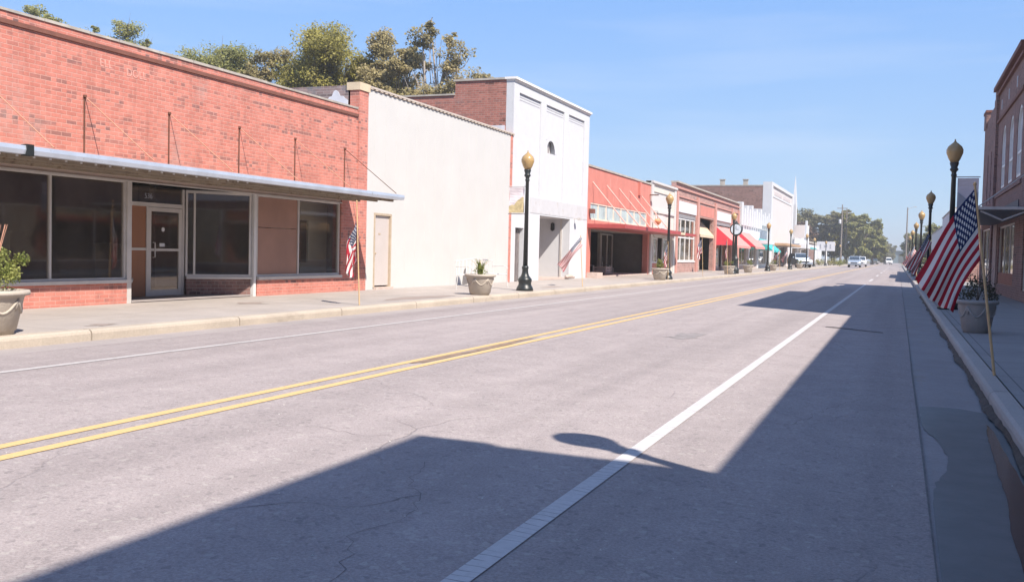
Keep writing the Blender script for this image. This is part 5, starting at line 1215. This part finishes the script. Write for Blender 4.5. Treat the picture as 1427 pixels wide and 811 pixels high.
# ------------------------------------------------------------------ vehicles
def vehicle(name, label, cat, loc, rz, paint_, style='suv', group=None):
    t = thing(name, label, cat, loc, rz, group)
    # car looks along -Y (front); length 4.6
    L_, W = 4.6, 1.8
    if style == 'suv': prof = [(-2.3, .35), (-2.32, .75), (-2.2, .95), (-1.25, 1.05), (-.75, 1.12), (2.2, 1.12), (2.3, .95), (2.3, .35)]; cab = [(-.95, 1.10), (-.35, 1.66), (-.1, 1.72), (1.85, 1.70), (2.0, 1.62), (2.22, 1.10)]
    elif style == 'pickup': prof = [(-2.5, .4), (-2.52, .85), (-2.4, 1.0), (-1.3, 1.1), (2.6, 1.12), (2.62, .4)]; cab = [(-1.1, 1.08), (-.5, 1.70), (-.2, 1.76), (.8, 1.76), (1.05, 1.10)]
    elif style == 'van': prof = [(-2.4, .35), (-2.45, .9), (-2.1, 1.1), (2.4, 1.12), (2.42, .35)]; cab = [(-1.9, 1.08), (-1.3, 1.9), (-1.0, 2.1), (2.3, 2.12), (2.4, 1.10)]
    else: prof = [(-2.25, .3), (-2.28, .62), (-2.1, .78), (-1.1, .92), (2.1, .95), (2.25, .8), (2.25, .3)]; cab = [(-1.0, .90), (-.3, 1.40), (0, 1.44), (.9, 1.42), (1.15, 1.36), (1.75, .93)]
    def loft(poly, w0, w1, zlo, zhi):
        mb = MB(); n = len(poly); vs = []
        for s_ in (-1, 1):
            for (y, z) in poly:
                f = (z - zlo) / (zhi - zlo); w = w0 + (w1 - w0) * max(0, min(1, f)); vs.append((s_ * w / 2, y, z))
        fs = [tuple(range(n)), tuple(range(n, 2 * n))[::-1]] + [(i, (i + 1) % n, n + (i + 1) % n, n + i) for i in range(n)]
        return mb.add(vs, fs)
    b = loft(prof, W, W * .96, .3, 1.15); bo = b.build('body', paint_, t, bevel=.06, world=False)
    zt = max(z for _, z in cab); c = loft(cab, W * .93, W * .76, 1.1, zt); c.build('cabin', paint_, t, bevel=.04, world=False)
    # windscreen, rear and side glass laid just proud of the cabin
    def quadglass(ps, nm_):
        mb = MB(); mb.add(ps, [(0, 1, 2, 3)]); o = mb.build(nm_, 'carglass', t, world=False); s = o.modifiers.new('t', 'SOLIDIFY'); s.thickness = .012; s.offset = 0
    def at(i, j, f, s_):
        y = cab[i][0] + (cab[j][0] - cab[i][0]) * f; z = cab[i][1] + (cab[j][1] - cab[i][1]) * f
        w = W * (.93 + (.76 - .93) * (z - 1.1) / (zt - 1.1)); return (s_ * (w / 2 - .07), y - .012, z + .012)
    quadglass([at(0, 1, .1, -1), at(0, 1, .1, 1), at(0, 1, .95, 1), at(0, 1, .95, -1)], 'windscreen')
    n = len(cab) - 1
    quadglass([(p[0], p[1] + .03, p[2]) for p in (at(n, n - 1, .1, -1), at(n, n - 1, .1, 1), at(n, n - 1, .9, 1), at(n, n - 1, .9, -1))], 'rear_window')
    zb = cab[0][1] + .05; ztop = zt - .12
    for s_ in (-1, 1):
        w0 = W * .93 / 2 + .004; w1 = W * (.93 + (.76 - .93) * (ztop - 1.1) / (zt - 1.1)) / 2 + .006
        ya, yb = cab[0][0] + .2, cab[n][0] - .18; yc, yd = cab[1][0] + .12, cab[n - 1][0] - .12
        m1 = (ya + yb) / 2
        for (p, q, r_, s2) in ((ya, m1 - .04, m1 - .04, yc), (m1 + .04, yb, yd, m1 + .04)):
            quadglass([(s_ * w0, p, zb), (s_ * w0, q, zb), (s_ * w1, r_, ztop), (s_ * w1, s2, ztop)], 'side_window')
    yl = max(p[0] for p in prof)
    for yy in (-1.45, 1.45):
        for s_ in (-1, 1):
            w = MB(); w.lathe([(.2, -.11), (.33, -.11), (.345, -.05), (.345, .05), (.33, .11), (.2, .11)], 20); w.v = [(s_ * .80 + p[2], yy + p[0], .345 + p[1]) for p in w.v]; wo = w.build('wheel', 'tyre', t, world=False, smooth=False)
            r = MB(); r.lathe([(.21, 0), (.19, .02), (.05, .03)], 14); r.v = [(s_ * (.905 + p[2] * .5), yy + p[0], .345 + p[1]) for p in r.v]; r.build('rim', 'rim', wo, world=False)
    yf = min(p[0] for p in prof)
    for s_ in (-1, 1):
        h = MB(); h.box(s_ * .82, s_ * .50, yf - .015, yf + .1, .66, .82); h.build('headlight', 'headlight', t, world=False)
        h = MB(); h.box(s_ * .84, s_ * .66, yl - .06, yl + .02, .72, .98); h.build('tail_light', 'taillight', t, world=False)
    gq = MB(); gq.box(-.46, .46, yf - .012, yf + .05, .6, .80); gq.box(-.8, .8, yf - .02, yf + .05, .36, .46); gq.build('grille', 'chrome', t, world=False)
    for s_ in (-1, 1):
        q = MB(); q.box(s_ * .9, s_ * 1.05, cab[0][0] + .25, cab[0][0] + .35, zb + .0, zb + .15); q.build('mirror', paint_, t, world=False)
    return t
zr = rz_(-8.3)
vehicle('parked_car', 'silver-blue car parked at an angle before the spired white building', 'car', (-11.2, 123, .17), rad(22), 'car_silver', 'suv')
vehicle('oncoming_car', 'white car coming towards the camera in the left lane, the nearer of two', 'car', (-6.25, 158, rz_(-6.3)), 0, 'car_silver', 'suv')
vehicle('oncoming_pickup', 'white pickup just behind the oncoming car', 'pickup', (-6.0, 178, rz_(-6)), 0, 'car_white', 'pickup')
vehicle('distant_car', 'dark car with pale roof far down the road', 'car', (-6.3, 290, 0), rad(8), 'car_dark', 'suv')
vehicle('distant_van', 'white van at the far end of the road', 'van', (-2.8, 300, 0), rad(10), 'car_white', 'van')

# ------------------------------------------------------------------ utility poles
def upole(x, y, h, label, arm=None, xf=False, cross=True):
    t = thing('utility_pole', label, 'utility pole', (x, y, 0))
    p = MB(); p.tube([(x, y, -.1), (x, y, h)], [.2, .12], 8); p.build('pole', 'utility', t)
    if cross: c = MB(); c.box(x - 1.1, x + 1.1, y - .06, y + .06, h - .9, h - .75); c.build('crossarm', 'utility', t)
    if xf: q = MB(); q.lathe([(.25, 0), (.28, .1), (.28, .8), (.2, .95)], 12, (x - .4, y, h - 4.2)); q.build('transformer', 'white_far', t)
    if arm: q = MB(); q.tube([(x, y, h - .6), (x + arm * .6, y, h - .1), (x + arm * 1.4, y, h + .1)], .05, 6); q.box(x + arm * 1.2, x + arm * 1.9, y - .12, y + .12, h + .02, h + .16); q.build('light_arm', 'alum', t)
upole(-11.9, 226, 13.3, 'tall utility pole with transformer, left of the road before the trees', xf=True)
upole(-12.2, 252, 13.6, 'second tall utility pole close behind the transformer pole')
upole(-11.4, 300, 10.0, 'lower brownish utility pole before the middle of the treeline')
upole(-10.2, 350, 9.2, 'farthest thin utility pole left of the road')
upole(1.5, 235, 13.2, 'lone utility pole with street light arm on the right', arm=1, cross=False)

# ------------------------------------------------------------------ trees
def tree(name, label, x, y, h, blobs, leaf, trunk='bark', seed=1, size=.2, dens=1., group=None, r0=.35, limbs=True):
    """blobs: (dx, dy, z, rx, rz, n)"""
    rnd = random.Random(seed); t = thing(name, label, 'tree', (x, y, 0), 0, group)
    zf = min(b[2] - b[4] for b in blobs)
    tr = MB(); tr.tube([(x, y, -.1), (x + .1, y, zf * .5), (x - .05, y + .1, zf + .3), (x, y, h * .62)], [r0, r0 * .75, r0 * .6, r0 * .28], 10); tr.build('trunk', trunk, t)
    lm = MB()
    for b in blobs:
        s0 = Vector((x, y, max(1.5, min(b[2] - b[4] - .5, h * .55) * rnd.uniform(.7, 1)))); e = Vector((x + b[0], y + b[1], b[2] + b[4] * .4)); md = s0.lerp(e, .5) + Vector((rnd.uniform(-.4, .4), rnd.uniform(-.4, .4), -.3))
        lm.tube([s0, md, e], [r0 * .38, r0 * .25, r0 * .06], 6)
        for _ in range(4):
            d = Vector((rnd.uniform(-1, 1) * b[3], rnd.uniform(-1, 1) * b[3], rnd.uniform(-.4, 1) * b[4])) * .95; f = md.lerp(e, rnd.random()); lm.tube([f, f + d * .5 + Vector((0, 0, .2)), e + d], [r0 * .13, r0 * .09, r0 * .02], 5)
    lm.build('limbs', trunk, t)
    cr = MB()
    for b in blobs:
        n = int(b[5] * dens * (4.6 if size < .3 else 2.0)); k = max(6, n // 130)
        for _ in range(k):
            d = Vector((rnd.gauss(0, 1), rnd.gauss(0, 1), rnd.gauss(0, 1))).normalized() * rnd.uniform(.35, 1.)
            c = (x + b[0] + d.x * b[3], y + b[1] + d.y * b[3], b[2] + d.z * b[4]); rr = rnd.uniform(.35, .7) * min(b[3], 2.4)
            leaves(cr, c, rr, rr, rr * .65, n // k, size, rnd, 1.0)
    cr.build('crown', leaf, t)
    return t
BR = 'trees behind the left-hand shops'
def crown(w, z0, z1, n, seed, per=700, squash=.8):
    rnd = random.Random(seed); out = []
    for _ in range(n):
        f = rnd.random(); z = z0 + (z1 - z0) * f; ww = w * math.sqrt(max(.05, 1 - (f - .35) ** 2 / .55)); a = rnd.uniform(0, 6.28); r = ww * math.sqrt(rnd.random()) * .8
        s = rnd.uniform(.8, 1.5) * w * .28; out.append((r * math.cos(a), r * math.sin(a), z, s, s * squash, per))
    return out
tree('oak_tree', 'rounded dark green tree behind the brick shop parapet', -48.4, 60, 16, crown(4.6, 10.8, 14.9, 26, 11), 'leaf_dark', seed=11, size=.105, group=BR)
tree('oak_tree', 'small brownish tree between the dark round tree and the big olive tree', -43.6, 61, 16, crown(3.4, 10.5, 15.2, 18, 12, 420), 'leaf_brown', seed=12, size=.105, group=BR)
tree('oak_tree', 'big olive green tree above the cracked grey parapet', -38.2, 60, 17.5, crown(4.6, 10, 15.9, 34, 13), 'leaf_green', seed=13, size=.105, group=BR)
tree('oak_tree', 'browner tall tree right of the big olive tree', -33.8, 61, 17.5, crown(3.2, 10, 16.2, 22, 14, 620), 'leaf_brown', seed=14, size=.105, group=BR)
tree('oak_tree', 'low olive tree filling the gap right of the big olive tree', -36.0, 63, 15.5, crown(3.4, 10, 14.6, 18, 23, 620), 'leaf_green', seed=23, size=.105, group=BR)
tree('oak_tree', 'low dull green tree filling the gap left of the big olive tree', -42.0, 63, 15, crown(3.6, 10, 14.2, 18, 24, 620), 'leaf_dark', seed=24, size=.105, group=BR)
tree('sycamore_tree', 'sparse browning tree with bare branches beside the tower brickwork', -29.8, 60, 17.5,
     [(-1.1, 0, 15.6, 1.0, .9, 320), (-.5, 0, 16.4, .7, .6, 160), (-1.4, .3, 14.0, .9, .9, 300), (.9, 0, 14.2, 1.0, 1.3, 420), (1.0, .2, 15.4, .7, .6, 150), (1.9, -.2, 14.6, .8, .35, 60), (2.7, .4, 12.9, 1.0, .5, 260), (2.2, 0, 11.4, 1.4, .6, 260), (.2, 0, 11.6, 1.5, 1.2, 520), (-1.2, 0, 11.4, 1.6, 1.5, 700), (1.3, 0, 12.4, .9, .7, 200), (-.3, 0, 9.8, 2.4, 1.0, 600), (2.4, 0, 9.9, 1.3, .8, 260)],
     'leaf_brown', 'pale_bark', seed=15, size=.105, group=BR, r0=.4)
tree('oak_tree', 'small dark treetop showing over the brick parapet, nearer the picture middle', -57.5, 60.5, 19.4, [(0, 0, 18.0, 1.1, 1.0, 420), (1.0, 0, 16.9, .9, .8, 200), (-.9, 0, 16.9, .8, .9, 260), (2.2, 0, 16.6, .4, .9, 90), (0, 0, 14.5, 2.2, 1.5, 900)], 'leaf_dark', seed=16, size=.105, group=BR)
tree('oak_tree', 'low row of treetops barely clearing the brick parapet', -61.8, 61, 18.8, [(-1, 0, 17.7, 1.3, .7, 420), (.6, 0, 18.0, .5, .7, 120), (1.6, 0, 17.2, .8, .6, 200), (-2, 0, 18.1, .5, .5, 120), (0, 0, 15, 2.5, 1.2, 700)], 'leaf_dark', seed=17, size=.105, group=BR)
tree('oak_tree', 'treetop over the parapet near the left frame edge', -67.6, 61, 20.6, [(0, 0, 19.8, 1.0, .8, 420), (1.5, 0, 19.1, 1.1, .7, 380), (2.9, 0, 18.4, .9, .6, 260), (-2.5, 0, 19.6, 1.2, .5, 200), (.5, 0, 17, 2.8, 1.5, 900)], 'leaf_dark', seed=18, size=.105, group=BR)
FARG = 'trees at the end of the street'
spec = [(-26, 245, 12.6, 5.5, 'leaf_far', 'olive tree behind the spired building'), (-22, 238, 9.5, 4.2, 'leaf_red', 'reddish-brown tree behind the white roadside sign'), (-20.5, 262, 13.0, 5.5, 'leaf_far', 'broad olive tree above the reddish tree'),
        (-16, 262, 13.2, 5., 'leaf_far', 'tall olive tree behind the transformer pole'), (-12.2, 258, 13.3, 4.2, 'leaf_green', 'yellow-green tree top in the middle of the treeline'), (-9.0, 250, 12.2, 4.0, 'leaf_dark', 'dark green tree right of the middle of the treeline'),
        (-6.2, 262, 11.4, 3.4, 'leaf_dark', 'rounded dark tree at the right end of the tall treeline'), (-6.8, 300, 8.2, 4.5, 'leaf_far', 'lower pale green tree stepping down towards the road end'), (-5.5, 420, 8.5, 5, 'leaf_far', 'small hazy tree beside the road end'),
        (-33, 240, 12, 5.5, 'leaf_dark', 'dark tree farthest left in the far treeline'),
        (6.5, 215, 8.0, 4.0, 'leaf_dark', 'dark tree right of the road behind the small lamps'), (10.5, 190, 9.5, 4.5, 'leaf_far', 'olive tree rising over the low right-hand shops'), (8.0, 128, 5.9, 3.0, 'leaf_green', 'green tree just past the low white shops on the right'), (4.5, 300, 9, 4, 'leaf_dark', 'dark conical tree closing the street on the right'),
        (14, 150, 7.5, 4, 'leaf_far', 'tree partly hidden behind the right-hand shop roofs')]
for k, (x, y, h, w, lf, lab) in enumerate(spec):
    tree('broadleaf_tree', lab, x, y, h, crown(w * 1.0, h * .2, h - w * .12, 34, 40 + k, 330, .8), lf, seed=40 + k, size=.34, group=FARG, r0=.3)
# shrubs under the far sign
def shrub(x, y, r, h, label, lf='leaf_plant', seed=1):
    t = thing('shrub', label, 'shrub', (x, y, 0), 0, 'shrubs by the far car park')
    st = MB(); [st.tube([(x, y, 0), (x + math.cos(k) * r * .5, y + math.sin(k) * r * .5, h * .7)], [.04, .02], 5) for k in range(5)]; st.build('stems', 'bark', t)
    mb = MB(); leaves(mb, (x, y, h * .55), r, r, h * .5, 350, .12, random.Random(seed)); mb.build('foliage', lf, t)
shrub(-11.0, 176, 1.3, 1.4, 'rounded green shrub beside the sign post', 'leaf_green', 3)
shrub(-12.6, 174, .8, 1.2, 'small dark shrub left of the sign post', 'leaf_dark', 4)
shrub(-9.9, 182, .9, 1.0, 'yellow-green shrub right of the sign post', 'leaf_plant', 5)
shrub(-10.3, 205, 1.0, 1.3, 'far shrub by the utility poles', 'leaf_dark', 6)
# far wood, seen as one mass
mb = MB(); rnd = random.Random(77)
for k in range(110):
    x = rnd.uniform(-230, -14) if k % 3 else rnd.uniform(14, 200); y = rnd.uniform(330, 420); h = rnd.uniform(7, 12)
    leaves(mb, (x, y, h * .5), 5.5, 4, h * .55, 70, 1.1, rnd)
tag(mb.build('far_wood', 'leaf_far'), 'hazy far wood closing the view behind the street', 'wood', kind='stuff')
# distant shed closing the street
t = thing('distant_shed', 'hazy blue-grey shed with pale roof closing the end of the road', 'building', (0, 470, 0))
b = MB(); b.box(-3.5, 7, 468, 480, 0, 5.6); b.build('wall', 'bridge', t)
b = MB(); b.prism([(-4, 5.6), (7.5, 5.6), (1.7, 7.4)], 'y', 467, 481); b.build('roof', 'galv', t)
b = MB(); b.box(0, 3.4, 467.9, 467.99, 0, 4); b.build('door', 'car_dark', t)
# grass verge past the shops
mb = MB(); rnd = random.Random(9)
for k in range(2600):
    x = rnd.uniform(-30, -11.5); y = rnd.uniform(162, 215); a = rnd.uniform(0, 6.28); s = rnd.uniform(.1, .2)
    mb.add([(x, y, -.1), (x + s * math.cos(a), y + s * math.sin(a), -.1), (x, y, s)], [(0, 1, 2)])
tag(mb.build('grass_verge', 'grass'), 'dry grass verge behind the white roadside sign', 'grass', kind='stuff')

# ------------------------------------------------------------------ air
m, N, L, B = newmat('haze_air'); N.remove(B)
pv = N.new('ShaderNodeVolumePrincipled'); pv.inputs['Density'].default_value = .0009; pv.inputs['Color'].default_value = (.95, .95, .95, 1); pv.inputs['Anisotropy'].default_value = .2
L.new(pv.outputs[0], N['Material Output'].inputs['Volume'])
M['haze_air'] = m
b = MB(); b.box(-1205, 1205, -305, 1505, -1.2, 22); tag(b.build('haze', 'haze_air'), 'thin pale noon haze over the whole street', 'haze', kind='stuff')
